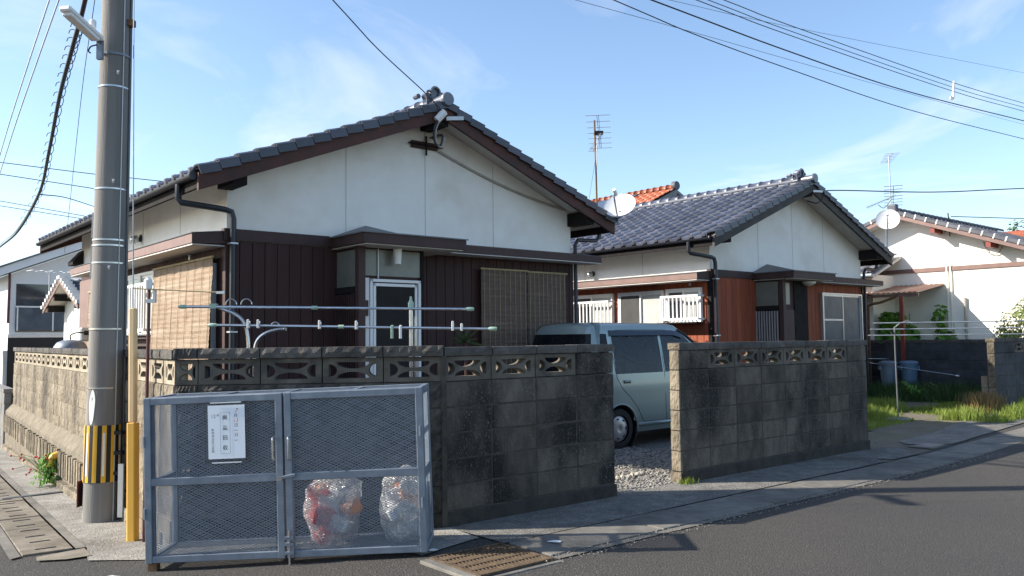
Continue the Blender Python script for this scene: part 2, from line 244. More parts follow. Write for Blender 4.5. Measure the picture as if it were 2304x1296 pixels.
# ------------------------------------------------------------------ mesh helpers
class MB:
    def __init__(s): s.v = []; s.f = []
    def quad(s, *p):
        n = len(s.v); s.v += [tuple(q) for q in p]; s.f.append(tuple(range(n, n + len(p)))); return s
    def box(s, x0, x1, y0, y1, z0, z1):
        n = len(s.v)
        s.v += [(x0, y0, z0), (x1, y0, z0), (x1, y1, z0), (x0, y1, z0), (x0, y0, z1), (x1, y0, z1), (x1, y1, z1), (x0, y1, z1)]
        s.f += [tuple(n + i for i in q) for q in ((0, 3, 2, 1), (4, 5, 6, 7), (0, 1, 5, 4), (1, 2, 6, 5), (2, 3, 7, 6), (3, 0, 4, 7))]; return s
    def hexa(s, p):
        n = len(s.v); s.v += [tuple(q) for q in p]
        s.f += [tuple(n + i for i in q) for q in ((0, 3, 2, 1), (4, 5, 6, 7), (0, 1, 5, 4), (1, 2, 6, 5), (2, 3, 7, 6), (3, 0, 4, 7))]; return s
    def bar(s, p, q, w, h=None, up=(0, 0, 1)):
        p = Vector(p); q = Vector(q); h = h or w; d = (q - p).normalized(); upn = Vector(up)
        if abs(d.dot(upn)) > 0.98: upn = Vector((0, 1, 0))
        a = d.cross(upn).normalized()*w/2; b = a.cross(d).normalized()*h/2
        return s.hexa([p - a - b, p + a - b, q + a - b, q - a - b, p - a + b, p + a + b, q + a + b, q - a + b])
    def tube(s, pts, r, n=8, cap=True):
        pts = [Vector(p) for p in pts]; rs = r if isinstance(r, (list, tuple)) else [r]*len(pts)
        base = len(s.v); prev = None
        for i, p in enumerate(pts):
            d = (pts[min(i + 1, len(pts) - 1)] - pts[max(i - 1, 0)])
            d = d.normalized() if d.length > 1e-9 else Vector((0, 0, 1))
            if prev is None: a = d.orthogonal().normalized()
            else: a = (prev - d*prev.dot(d)); a = a.normalized() if a.length > 1e-6 else d.orthogonal().normalized()
            prev = a; b = d.cross(a)
            for k in range(n):
                t = 2*pi*k/n; s.v.append(tuple(p + (a*cos(t) + b*sin(t))*rs[i]))
        for i in range(len(pts) - 1):
            for k in range(n):
                a0 = base + i*n + k; a1 = base + i*n + (k + 1) % n
                s.f.append((a0, a1, a1 + n, a0 + n))
        if cap:
            s.f.append(tuple(base + k for k in reversed(range(n)))); s.f.append(tuple(base + (len(pts) - 1)*n + k for k in range(n)))
        return s
    def prism(s, pts, vec):
        n = len(s.v); k = len(pts); vec = Vector(vec)
        s.v += [tuple(p) for p in pts] + [tuple(Vector(p) + vec) for p in pts]
        s.f.append(tuple(n + i for i in reversed(range(k)))); s.f.append(tuple(n + k + i for i in range(k)))
        for i in range(k): s.f.append((n + i, n + (i + 1) % k, n + k + (i + 1) % k, n + k + i))
        return s
    def lathe(s, prof, n=20, mat=None, cap=True, arc=2*pi):
        base = len(s.v); mat = mat or Matrix.Identity(4); full = abs(arc - 2*pi) < 1e-6; m = n if full else n + 1
        for r, z in prof:
            for k in range(m):
                t = arc*k/n; s.v.append(tuple(mat @ Vector((r*cos(t), r*sin(t), z))))
        for i in range(len(prof) - 1):
            for k in range(n):
                a = base + i*m + k; b = base + i*m + (k + 1) % m
                s.f.append((a, b, b + m, a + m))
        if cap and full:
            if prof[0][0] > 1e-5: s.f.append(tuple(base + k for k in reversed(range(m))))
            if prof[-1][0] > 1e-5: s.f.append(tuple(base + (len(prof) - 1)*m + k for k in range(m)))
        return s
    def sphere(s, c, r, n=8, m=6):
        c = Vector(c); rr = r if isinstance(r, (list, tuple)) else (r, r, r)
        T = Matrix.Translation(c) @ Matrix.Diagonal((*rr, 1))
        return s.lathe([(sin(pi*i/m), -cos(pi*i/m)) for i in range(m + 1)], n, T, cap=False)
    def mesh(s, name, mat, smooth=False, bevel=0.0, seg=1):
        me = bpy.data.meshes.new(name); me.from_pydata(s.v, [], s.f); me.materials.append(mat if not isinstance(mat, str) else M[mat])
        bm = bmesh.new(); bm.from_mesh(me); bmesh.ops.remove_doubles(bm, verts=bm.verts, dist=1e-6); bmesh.ops.recalc_face_normals(bm, faces=bm.faces)
        if bevel: bmesh.ops.bevel(bm, geom=list(bm.edges), offset=bevel, segments=seg, affect='EDGES', profile=0.5, clamp_overlap=True)
        bm.to_mesh(me); bm.free()
        if smooth: me.shade_smooth()
        return me
    def build(s, name, mat, parent=None, smooth=False, bevel=0.0, loc=None, rz=0.0, seg=1, auto=False):
        me = s.mesh(name, mat, smooth or auto, bevel, seg)
        if auto: me.set_sharp_from_angle(angle=radians(35))
        return link(name, me, parent, loc, rz)
def link(name, me, parent=None, loc=None, rz=0.0, mat=None):
    o = bpy.data.objects.new(name, me); COL.objects.link(o)
    if parent: o.parent = parent
    if mat is not None: o.matrix_basis = mat
    else:
        if loc is not None: o.location = loc
        o.rotation_euler = (0, 0, rz)
    return o
def thing(name, label, cat, loc=(0, 0, 0), rz=0.0, group=None):
    o = bpy.data.objects.new(name, None); COL.objects.link(o); o.location = loc; o.rotation_euler = (0, 0, rz); o.empty_display_size = 0.1
    return tag(o, label, cat, group)
def tag(o, label, cat, group=None):
    o['label'] = label; o['category'] = cat
    if group: o['group'] = group
    return o
def structure(o): o['kind'] = 'structure'; return o
def stuff(o): o['kind'] = 'stuff'; return o
def local(o, p):                                   # world point -> local of a top-level thing
    return (Matrix.Translation(o.location) @ o.rotation_euler.to_matrix().to_4x4()).inverted() @ Vector(p)
def curve_pts(pts, n=10):
    """Catmull-Rom through points"""
    P = [Vector(p) for p in pts]; P = [P[0]*2 - P[1]] + P + [P[-1]*2 - P[-2]]; o = []
    for i in range(1, len(P) - 2):
        for k in range(n):
            t = k/n; a, b, c, d = P[i-1], P[i], P[i+1], P[i+2]
            o.append(0.5*((2*b) + (c - a)*t + (2*a - 5*b + 4*c - d)*t*t + (3*b - a - 3*c + d)*t**3))
    o.append(P[-2]); return o
def outline_mesh(name, loops, depth, mat, bev=0.0):
    """flat shape with holes (loops of 2D points) extruded by depth along +Y, drawn in XZ"""
    cu = bpy.data.curves.new(name, 'CURVE'); cu.dimensions = '2D'; cu.fill_mode = 'BOTH'; cu.extrude = depth/2
    for lp in loops:
        sp = cu.splines.new('POLY'); sp.points.add(len(lp) - 1); sp.use_cyclic_u = True
        for p, q in zip(sp.points, lp): p.co = (q[0], q[1], 0, 1)
    o = bpy.data.objects.new(name, cu); COL.objects.link(o); dg = bpy.context.evaluated_depsgraph_get()
    me = bpy.data.meshes.new_from_object(o.evaluated_get(dg)); bpy.data.objects.remove(o); bpy.data.curves.remove(cu)
    me.transform(Matrix.Translation((0, depth/2, 0)) @ Matrix.Rotation(pi/2, 4, 'X'))
    me.name = name; me.materials.clear(); me.materials.append(M[mat]); return me
def text_mesh(body, size, mat, vertical=False, sp=1.0, shear=0.0):
    cu = bpy.data.curves.new('lettering', 'FONT'); cu.body = '\n'.join(body) if vertical else body; cu.size = size; cu.align_x = 'CENTER'; cu.align_y = 'CENTER'
    cu.space_line = sp; cu.shear = shear; cu.resolution_u = 3
    o = bpy.data.objects.new('lettering', cu); COL.objects.link(o); dg = bpy.context.evaluated_depsgraph_get()
    me = bpy.data.meshes.new_from_object(o.evaluated_get(dg)); bpy.data.objects.remove(o); bpy.data.curves.remove(cu)
    me.transform(Matrix.Rotation(pi/2, 4, 'X')); me.materials.clear(); me.materials.append(M[mat]); return me
# ------------------------------------------------------------------ ground, road, pavements
def sheet(name, mat, poly, dz, step=0.25, flat=False, mat_to=None):
    """drape a polygon (world xy) over the terrain as a grid clipped to the polygon"""
    bm = bmesh.new(); vs = [bm.verts.new((x, y, 0)) for x, y in poly]; bm.faces.new(vs)
    xs = [p[0] for p in poly]; ys = [p[1] for p in poly]
    if step:
        for ax, lo, hi in ((0, min(xs), max(xs)), (1, min(ys), max(ys))):
            k = math.ceil(lo/step)*step
            while k < hi:
                co = [0, 0, 0]; co[ax] = k; no = [0, 0, 0]; no[ax] = 1
                bmesh.ops.bisect_plane(bm, geom=list(bm.verts) + list(bm.edges) + list(bm.faces), plane_co=co, plane_no=no)
                k += step
    for v in bm.verts: v.co.z = (0 if flat else gz(v.co.x, v.co.y)) + dz
    bmesh.ops.recalc_face_normals(bm, faces=bm.faces)
    if bm.faces and sum(f.normal.z for f in bm.faces) < 0: bmesh.ops.reverse_faces(bm, faces=bm.faces)
    me = bpy.data.meshes.new(name); bm.to_mesh(me); bm.free(); me.materials.append(M[mat]); me.shade_smooth()
    o = bpy.data.objects.new(name, me); COL.objects.link(o); return structure(o)
def pw(u, v): p = fr(TW, u, v); return (p.x, p.y)
def pl(u, v): p = fr(TL, u, v); return (p.x, p.y)
CORN = Vector((-2.577, 6.315, 0)); BST = fr(TW, 3.677, 5.34)
# far ground reaches the horizon; near asphalt lies on it
bm = bmesh.new(); R = [0, 30, 60, 120, 300, 900, 2500]; ring = []
for r in R:
    ring.append([bm.verts.new((r*cos(2*pi*k/24), 10 + r*sin(2*pi*k/24), -0.75)) for k in range(24)] if r else [bm.verts.new((0, 10, -0.75))])
for i in range(len(R) - 1):
    for k in range(24):
        k2 = (k + 1) % 24
        if i == 0: bm.faces.new((ring[0][0], ring[1][k], ring[1][k2]))
        else: bm.faces.new((ring[i][k], ring[i+1][k], ring[i+1][k2], ring[i][k2]))
me = bpy.data.meshes.new('ground'); bm.to_mesh(me); bm.free(); me.materials.append(M['soil'])
o = bpy.data.objects.new('ground', me); COL.objects.link(o); structure(o)
sheet('road', 'asphalt', [(-40, -12), (45, -12), (60, 40), pw(30, 5.0), pw(3.0, 5.0), pl(1.0, 7.0), pl(1.0, 40), pl(-40, 40)], 0.0, step=1.0)
# left pavement: strip between the tan gutter slabs and the wall, open to the front by the pole
AP = [pl(1.21, 7.12), (-3.05, 6.02), (-2.55, 5.99), (-1.6, 5.95), (-0.55, 5.72), pw(3.12, 4.80), pw(3.677, 4.9), (BST.x, BST.y + 0.05), (CORN.x, CORN.y + 0.05), pl(1.72, 7.0), pl(1.74, 17.3), pl(1.21, 17.3)]
sheet('pavement', 'apronlit', AP, 0.010)
sheet('pavement_patch', 'tslab', [pl(0.86, 7.02), pl(1.19, 7.10), (-3.09, 6.16), (-3.22, 6.06), (-3.42, 6.03)], 0.014)
# right pavement: rough strip between gutter slabs and wall
sheet('pavement_strip', 'apron', [pw(3.72, 4.655), pw(9.3, 4.70), pw(9.9, 5.42), pw(3.70, 5.42)], 0.008)
sheet('driveway_apron', 'apron', [pw(10.2, 4.73), pw(10.55, 5.15), pw(9.75, 5.5), pw(9.05, 5.3), pw(9.55, 4.72)], 0.011)
sheet('driveway_slab', 'apron', [pw(11.3, 4.80), pw(14.6, 5.0), pw(15.6, 5.75), pw(14.2, 5.8), pw(12.2, 5.45), pw(11.1, 5.42), pw(10.9, 5.2)], 0.012)
sheet('driveway', 'soil', [pw(9.3, 4.70), pw(14.6, 5.0), pw(20, 5.9), pw(20, 6.2), pw(9.7, 6.2), pw(9.9, 5.42)], 0.003)
sheet('road_edge', 'slab', [pw(3.72, 4.10), pw(9.0, 4.12), pw(14.0, 4.32), pw(24.0, 4.7), pw(24.0, 4.76), pw(14.0, 4.385), pw(9.0, 4.185), pw(3.72, 4.165)], 0.006)
sheet('kerb_strip', 'slab', [pl(0.70, 7.08), pl(0.775, 7.13), pl(0.775, 30), pl(0.70, 30)], 0.012)
sheet('kerb_strip', 'slab', [pl(1.135, 7.13), pl(1.205, 7.13), pl(1.205, 17.3), pl(1.135, 17.3)], 0.014)
# gutter covers: single concrete slabs
gut = structure(bpy.data.objects.new('gutter', None)); COL.objects.link(gut)
us = [3.74, 3.97, 4.87, 5.42, 6.33, 7.22, 8.12, 8.9, 9.70, 10.6, 11.5, 12.4, 13.3, 14.2, 15.1, 16.0, 17.0, 18.0]
for a, b in zip(us, us[1:]):
    k = lambda u: 0.0 if u < 9 else 0.035*(u - 9)
    p = [fr(TW, a + .006, 4.185 + k(a)), fr(TW, b - .006, 4.185 + k(b)), fr(TW, b - .006, 4.645 + k(b)*0.8), fr(TW, a + .006, 4.645 + k(a)*0.8)]
    j = random.uniform(-.003, .003)
    MB().hexa([(q.x, q.y, gz(q.x, q.y) - .08) for q in p] + [(q.x, q.y, gz(q.x, q.y) + .012 + j) for q in p]).build('gutter_slab', 'slab', gut, bevel=.006)
v = 7.15
while v < 24:
    L_ = 0.60
    p = [fr(TL, 0.785, v + .006), fr(TL, 1.125, v + .006), fr(TL, 1.125, v + L_ - .006), fr(TL, 0.785, v + L_ - .006)]
    j = random.uniform(-.004, .004)
    g = MB().hexa([(q.x, q.y, gz(q.x, q.y) - .08) for q in p] + [(q.x, q.y, gz(q.x, q.y) + .012 + j) for q in p]).build('gutter_slab', 'tslab', gut, bevel=.006)
    if v < 12:
        c = (p[0] + p[1] + p[2] + p[3])/4; d = fr(TL, 1, 0).normalized(); e = fr(TL, 0, 1).normalized()
        h = MB()
        for s in (-.16, .16):
            q0 = c - d*0.07 + e*s; q1 = c + d*0.07 + e*s
            h.bar((q0.x, q0.y, gz(q0.x, q0.y) + .0145 + j), (q1.x, q1.y, gz(q1.x, q1.y) + .0145 + j), .018, .004)
        h.build('lifting_slot', 'black', g)
    v += L_
# drain grate
gr = thing('drain_grate', 'rusty steel bar grate set in the road edge beside the wire cage', 'grate', fr(TW, 3.4, 4.4, -.004), TW)
g0 = gr.location.z
MB().box(-.31, .31, -.29, .29, -.10, -.09).build('pit_floor', 'black', gr)
fb = MB(); fb.box(-.30, .30, -.28, -.262, -.09, .016); fb.box(-.30, .30, .262, .28, -.09, .016); fb.box(-.30, -.282, -.262, .262, -.09, .016); fb.box(.282, .30, -.262, .262, -.09, .016); fb.build('grate_frame', 'grate', gr)
bme = MB().box(-.004, .004, -.26, .26, -.03, .014).mesh('grate_bar', 'grate')
for i in range(19): link('grate_bar', bme, gr, (-.265 + i*.0295, 0, 0))
cme = MB().box(-.28, .28, -.004, .004, -.02, .0155).mesh('cross_bar', 'grate')
for y in (-.16, -.055, .055, .16): link('cross_bar', cme, gr, (0, y, 0))
MB().box(-.38, -.305, -.31, .28, -.12, .009).build('concrete_rim', 'slab', gr, bevel=.006)
MB().box(-.38, .33, -.36, -.315, -.12, .008).build('concrete_rim', 'slab', gr, bevel=.006)
# yard behind the walls
sheet('yard', 'yard', [(CORN.x + .12, CORN.y + .08), (BST.x, BST.y + .1), pw(9.7, 5.42), pw(9.7, 6.2), pw(12, 6.2), pw(12, 20), pl(1.8, 20), pl(1.8, 8)], 0.002, step=0, flat=True)
sheet('yard_soil', 'soil', [pw(12, 6.2), pw(20, 6.2), pw(60, 6.2), pw(60, 60), pw(12, 60)], 0.001, step=1.0)

# ------------------------------------------------------------------ block walls
BL, BH, BT = 0.455, 0.19, 0.12
def plain_block(seed, L=BL, H=BH, T=BT, chip=0.004):
    random.seed(seed); m = MB(); m.box(0, L, 0, T, 0, H); me = m.mesh('concrete_block', 'block', bevel=0.007)
    for v in me.vertices: v.co += Vector((random.uniform(-1, 1), random.uniform(-1, 1), random.uniform(-1, 1)))*chip*0.6
    return me
def rough_block(name, seed, mat, L=BL, H=BH, T=BT, amp=0.014, nx=9, nz=5):
    m = MB(); idx = {}
    for j in range(nz + 1):
        for i in range(nx + 1):
            e = min(i, nx - i, j, nz - j); a = amp*(0.25 if e == 0 else 1)
            y = -a*(0.5 + noise.noise(Vector((i*0.9 + seed*13.7, j*0.9, seed*3.1))) + 0.6*noise.noise(Vector((i*2.3, j*2.3, seed*7.7))))
            idx[i, j] = len(m.v); m.v.append((L*i/nx, y, H*j/nz))
    for j in range(nz):
        for i in range(nx): m.f.append((idx[i, j], idx[i+1, j], idx[i+1, j+1], idx[i, j+1]))
    b = len(m.v); m.v += [(0, T, 0), (L, T, 0), (L, T, H), (0, T, H)]
    m.f += [(b+3, b+2, b+1, b), tuple([idx[i, 0] for i in range(nx, -1, -1)] + [b, b+1]), tuple([idx[i, nz] for i in range(nx + 1)] + [b+2, b+3]),
            tuple([idx[0, j] for j in range(nz + 1)] + [b+3, b]), tuple([idx[nx, j] for j in range(nz, -1, -1)] + [b+1, b+2])]
    return m.mesh(name, mat)
def ell(cx, cz, rx, rz, a0, a1, n=9): return [(cx + rx*cos(radians(a0 + (a1 - a0)*k/n)), cz + rz*sin(radians(a0 + (a1 - a0)*k/n))) for k in range(n + 1)]
def open_block(mat, T=0.10, L=BL, H=BH):
    loops = [[(0, 0), (L, 0), (L, H), (0, H)],
             ell(L/2, H - .032, .125, .052, 180, 360), ell(L/2, .032, .125, .052, 0, 180),
             ell(.045, H/2, .062, .048, -90, 90), ell(L - .045, H/2, .062, .048, 90, 270)]
    return outline_mesh('openwork_block', loops, T, mat)
PB = [plain_block(s) for s in range(5)]
PD = []
for s in range(3):
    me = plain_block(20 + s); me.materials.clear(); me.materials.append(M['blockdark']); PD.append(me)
RB = [rough_block('split_block', s, 'split', amp=.022, nx=13, nz=6) for s in range(4)]
TB = [rough_block('weathered_block', 10 + s, 'tanblock', amp=.012) for s in range(5)]
OB, OT = open_block('blockpale'), open_block('tanopen')
CB = [rough_block('coping_block', 30 + s, 'coping', H=.066, T=.155, amp=.012, nx=9, nz=2) for s in range(3)]
CR = [rough_block('coping_block', 40 + s, 'coping', H=.078, T=.16, amp=.022, nx=11, nz=2) for s in range(3)]
random.seed(11)
def seg(parent, origin, ang, cols, rows=6, z0=0.12, solid=(), blocks=PB, openb=OB, copings=CB, mort='mortar', capout=.012, base=0.35, hasopen=True, cells=None, basemat=None):
    """one straight run of block wall; cols = list of (x0, x1); local x along the face, y into the wall"""
    o3 = local(parent, (origin[0], origin[1], 0)); base_m = Matrix.Translation((o3.x, o3.y, -parent.location.z)) @ Matrix.Rotation(ang - parent.rotation_euler.z, 4, 'Z')
    L = cols[-1][1]; top = z0 + .2*rows; nsolid = rows - (1 if hasopen else 0)
    c = MB().box(cols[0][0] + .01, L - .01, .005, BT - .005, z0 - .02, z0 + .2*nsolid)
    ob = c.build('mortar_bed', mort, parent); ob.matrix_basis = base_m
    ft = MB().box(cols[0][0] - .01, L + .01, -.012, BT + .012, z0 - base, z0 - .004); fo = ft.build('footing', basemat or 'footing', parent, bevel=.008); fo.matrix_basis = base_m
    for i, (a, b) in enumerate(cols):
        sx = (b - a - .008)/BL
        for r in range(rows):
            op = hasopen and r == rows - 1 and i not in solid
            me = openb if op else random.choice(blocks)
            t = Matrix.Translation((a + .004 + random.uniform(-.001, .001), (.01 if op else random.uniform(-.003, .003)), z0 + .2*r + .005))
            link('openwork_block' if op else me.name.split('.')[0], me, parent, mat=base_m @ t @ Matrix.Diagonal((sx, 1, 1, 1)))
        me = random.choice(copings)
        link('coping', me, parent, mat=base_m @ Matrix.Translation((a + .004, -capout + random.uniform(-.003, .003), top + .002)) @ Matrix.Diagonal((sx, 1, 1 + random.uniform(-.04, .04), 1)))
    return base_m
# corner wall of the near lot: left street, chamfered corner, street side
cw = thing('block_wall', 'old concrete block wall with openwork top course wrapping the corner lot', 'wall', (CORN.x, CORN.y, 0), 0)
dl = Vector((-sin(TL), cos(TL), 0)); LEN = 10.63
far = CORN + dl*LEN
edges = [LEN]; x = LEN - .28
while x > 0.2: edges.append(x); x -= .465
edges.append(0); edges = edges[::-1]
lm = seg(cw, far, TL - pi/2, list(zip(edges, edges[1:])), blocks=TB, openb=OT, copings=CB, mort='tanmortar', base=.3, basemat='tanmortar')
# sloped mortar ledge and ribbed footing course along the left street
pr = MB()
pr.prism([(0.0, .0, .40), (0.0, -.11, .27), (0.0, -.11, -.62), (0.0, .02, -.62), (0, .02, .40)], (LEN - 2.1, 0, 0)); ob = pr.build('ledge', 'tanmortar', cw); ob.matrix_basis = lm
rib = []
for s in range(3): rib.append(rough_block('rib', 60 + s, 'tanblock', L=.085, H=.27, T=.06, amp=.008, nx=3, nz=5))
x = 0.02
while x < LEN - 2.2:
    link('rib', random.choice(rib), cw, mat=lm @ Matrix.Translation((x, -.150 + random.uniform(-.004, .004), -.06 + random.uniform(-.01, .01))))
    x += .155
bt = [rough_block('base_block', 70 + s, 'tanblock', L=.455, H=.15, T=.07, amp=.012) for s in range(3)]
for i in range(18): link('base_block', random.choice(bt), cw, mat=lm @ Matrix.Translation((.02 + i*.465, -.165, -.215 - .0135*(18 - i)*1.0)))
for i in range(4): link('base_block', random.choice(bt), cw, mat=lm @ Matrix.Translation((LEN - 2.05 + i*.465, -.03, -.16)))
angA = radians(3.5); La = (BST - CORN).length; angA = atan2(BST.y - CORN.y, BST.x - CORN.x)
ea = [0, .18]; 
while len(ea) < 6: ea.append(.18 + (La - .18)/4*(len(ea) - 1))
am = seg(cw, CORN, angA, list(zip(ea, ea[1:])), blocks=RB, copings=CR, capout=.02, base=.3)
seg(cw, BST, TW, [(i*.474, (i + 1)*.474) for i in range(4)], solid=(3,), base=.2)
MB().box(-.02, .02, -.012, .10, -.1, 1.32).build('corner_joint', 'mortar', cw, loc=local(cw, (BST.x, BST.y, 0)), rz=(TW + angA)/2)
# street wall of the far side of the gate
c0 = fr(TW, 6.53, 5.355)
wc = thing('block_wall', 'dark stained block wall between the gate gap and grassy driveway', 'wall', c0, TW)
eb = [rough_block('end_block', 100 + k, 'tanblock', L=.115, H=.19, T=.03, amp=.012, nx=4, nz=5) for k in range(3)]
def wall_end(parent, z0, rows, cap=True):
    for r in range(rows): link('end_block', eb[r % 3], parent, mat=Matrix.Translation((-.012 + random.uniform(-.003, .003), .118, z0 + .2*r + .005)) @ Matrix.Rotation(-pi/2, 4, 'Z'))
    link('end_block', eb[0], parent, mat=Matrix.Translation((-.016, .135, z0 + .2*rows + .003)) @ Matrix.Rotation(-pi/2, 4, 'Z') @ Matrix.Diagonal((1.3, 1, .34, 1)))
    link('end_block', eb[1], parent, mat=Matrix.Translation((-.020, .125, z0 - .19)) @ Matrix.Rotation(-pi/2, 4, 'Z') @ Matrix.Diagonal((1.1, 1, .95, 1)))
wall_end(wc, .12, 6)
seg(wc, c0, TW, [(i*.4605, (i + 1)*.4605) for i in range(8)], solid=(0, 7), base=.2)
# wall end by the straw heap
d0 = fr(TW, 15.78, 5.93)
wd = thing('block_wall', 'black stained block wall with pale stepped end beyond the grassy driveway', 'wall', d0, TW)
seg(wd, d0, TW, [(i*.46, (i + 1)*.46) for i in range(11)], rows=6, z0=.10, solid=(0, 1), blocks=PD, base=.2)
wall_end(wd, .10, 6)
bq = rough_block('pier_block', 80, 'tanblock', L=.12, H=.19, T=.10, amp=.006, nx=3, nz=3)
for r in range(3): link('pier_block', bq, wd, mat=Matrix.Translation((-.015 - .006*r, .13, .11 + .2*r)))
# boundary wall at the back of the driveway
e0 = fr(TH, 19.35, 12.5)
we = thing('block_wall', 'shaded black block wall behind the two plastic bins', 'wall', e0, TH - pi/2)
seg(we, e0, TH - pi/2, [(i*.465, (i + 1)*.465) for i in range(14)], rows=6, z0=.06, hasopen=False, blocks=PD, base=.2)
# low pale wall of the next property down the left street
f0 = fr(TL, 1.56, 22.4)
wf = thing('block_wall', 'low pale sunlit block wall at the far left street edge', 'wall', (f0.x, f0.y, -.45), TL - pi/2)
PW = []
for s in range(3):
    me = plain_block(50 + s); me.materials.clear(); me.materials.append(M['found']); PW.append(me)
cpw = rough_block('coping_block', 90, 'found', H=.07, T=.16, amp=.004)
seg(wf, f0, TL - pi/2, [(i*.465, (i + 1)*.465) for i in range(11)], rows=5, z0=-.42, hasopen=False, blocks=PW, copings=[cpw], mort='tanmortar', base=.2, basemat='tanmortar')
# ------------------------------------------------------------------ roof tiles
TWD, TEX = 0.265, 0.235
def tprof(t): return -.020*sin(pi*t/.62) if t < .62 else .040*sin(pi*(t - .62)/.38)
def tile_mb(m, ox, oy, w=TWD, ln=TEX, n=9, lift=.030, T=None, lip=.032, drop=0.0):
    """one S-tile: x across, y up the slope, lower edge at oy"""
    T = T or Matrix.Identity(4); b = len(m.v); ov = 1.06
    for y, dz in ((oy, lift), (oy + ln*1.12, 0.0)):
        for k in range(n + 1): m.v.append(tuple(T @ Vector((ox + w*ov*k/n, y, tprof(min(1, k/n)) + dz))))
    for k in range(n + 1): m.v.append(tuple(T @ Vector((ox + w*ov*k/n, oy, tprof(min(1, k/n)) + lift - lip - drop))))
    for k in range(n): m.f += [(b + k, b + k + 1, b + n + 2 + k, b + n + 1 + k), (b + 2*(n + 1) + k + 1, b + 2*(n + 1) + k, b + k, b + k + 1)][:1] + [(b + 2*(n+1) + k, b + 2*(n+1) + k + 1, b + k + 1, b + k)]
    return m
TILE = tile_mb(MB(), 0, 0).mesh('roof_tile', 'tile', smooth=True); TILE.set_sharp_from_angle(angle=radians(40))
em = tile_mb(MB(), 0, 0, drop=.018); em.lathe([(.001, -.012), (.036, -.008), (.040, .03)], 12, Matrix.Translation((TWD*.83, 0, .030)) @ Matrix.Rotation(-pi/2, 4, 'X'), cap=False)
EAVE = em.mesh('eave_tile', 'tile', smooth=True); EAVE.set_sharp_from_angle(angle=radians(40))
def verge_mesh(mat, side):
    """sleeve tile at the gable edge: y up the slope, flap hangs at x=0 on the outer side"""
    m = MB(); L = TEX*1.0; s = side
    P = [(-.012*s, -.078), (-.012*s, .020), (.03*s, .038), (.10*s, .036), (.17*s, .018)]
    P2 = [(p[0] + (.018*s if i < 2 else 0), p[1] - (.0 if i < 2 else .018)) for i, p in enumerate(P)]
    lo = P + P2[::-1]
    a = [(x*1.0, .006, z + .024) for x, z in lo]; b = [(x*.85 + .004*s, L, z) for x, z in lo]
    n = len(m.v); k = len(lo); m.v += a + b
    m.f.append(tuple(n + i for i in range(k))); m.f.append(tuple(n + k + i for i in reversed(range(k))))
    for i in range(k): m.f.append((n + (i + 1) % k, n + i, n + k + i, n + k + (i + 1) % k))
    return m.mesh('verge_tile', mat)
VL, VR = verge_mesh('tileverge', 1), verge_mesh('tileverge', -1)
def ridge_mesh(mat):
    m = MB(); prof = [(.085, 0), (.085, .235), (.098, .235), (.098, .275)]
    m.lathe(prof, 10, Matrix.Rotation(-pi/2, 4, 'X') @ Matrix.Rotation(pi, 4, 'Z'), cap=False, arc=pi)
    return m.mesh('ridge_tile', mat, smooth=True)
RIDGE = ridge_mesh('tile')
SL = 0.4; SANG = math.atan(SL); SCO = cos(SANG)

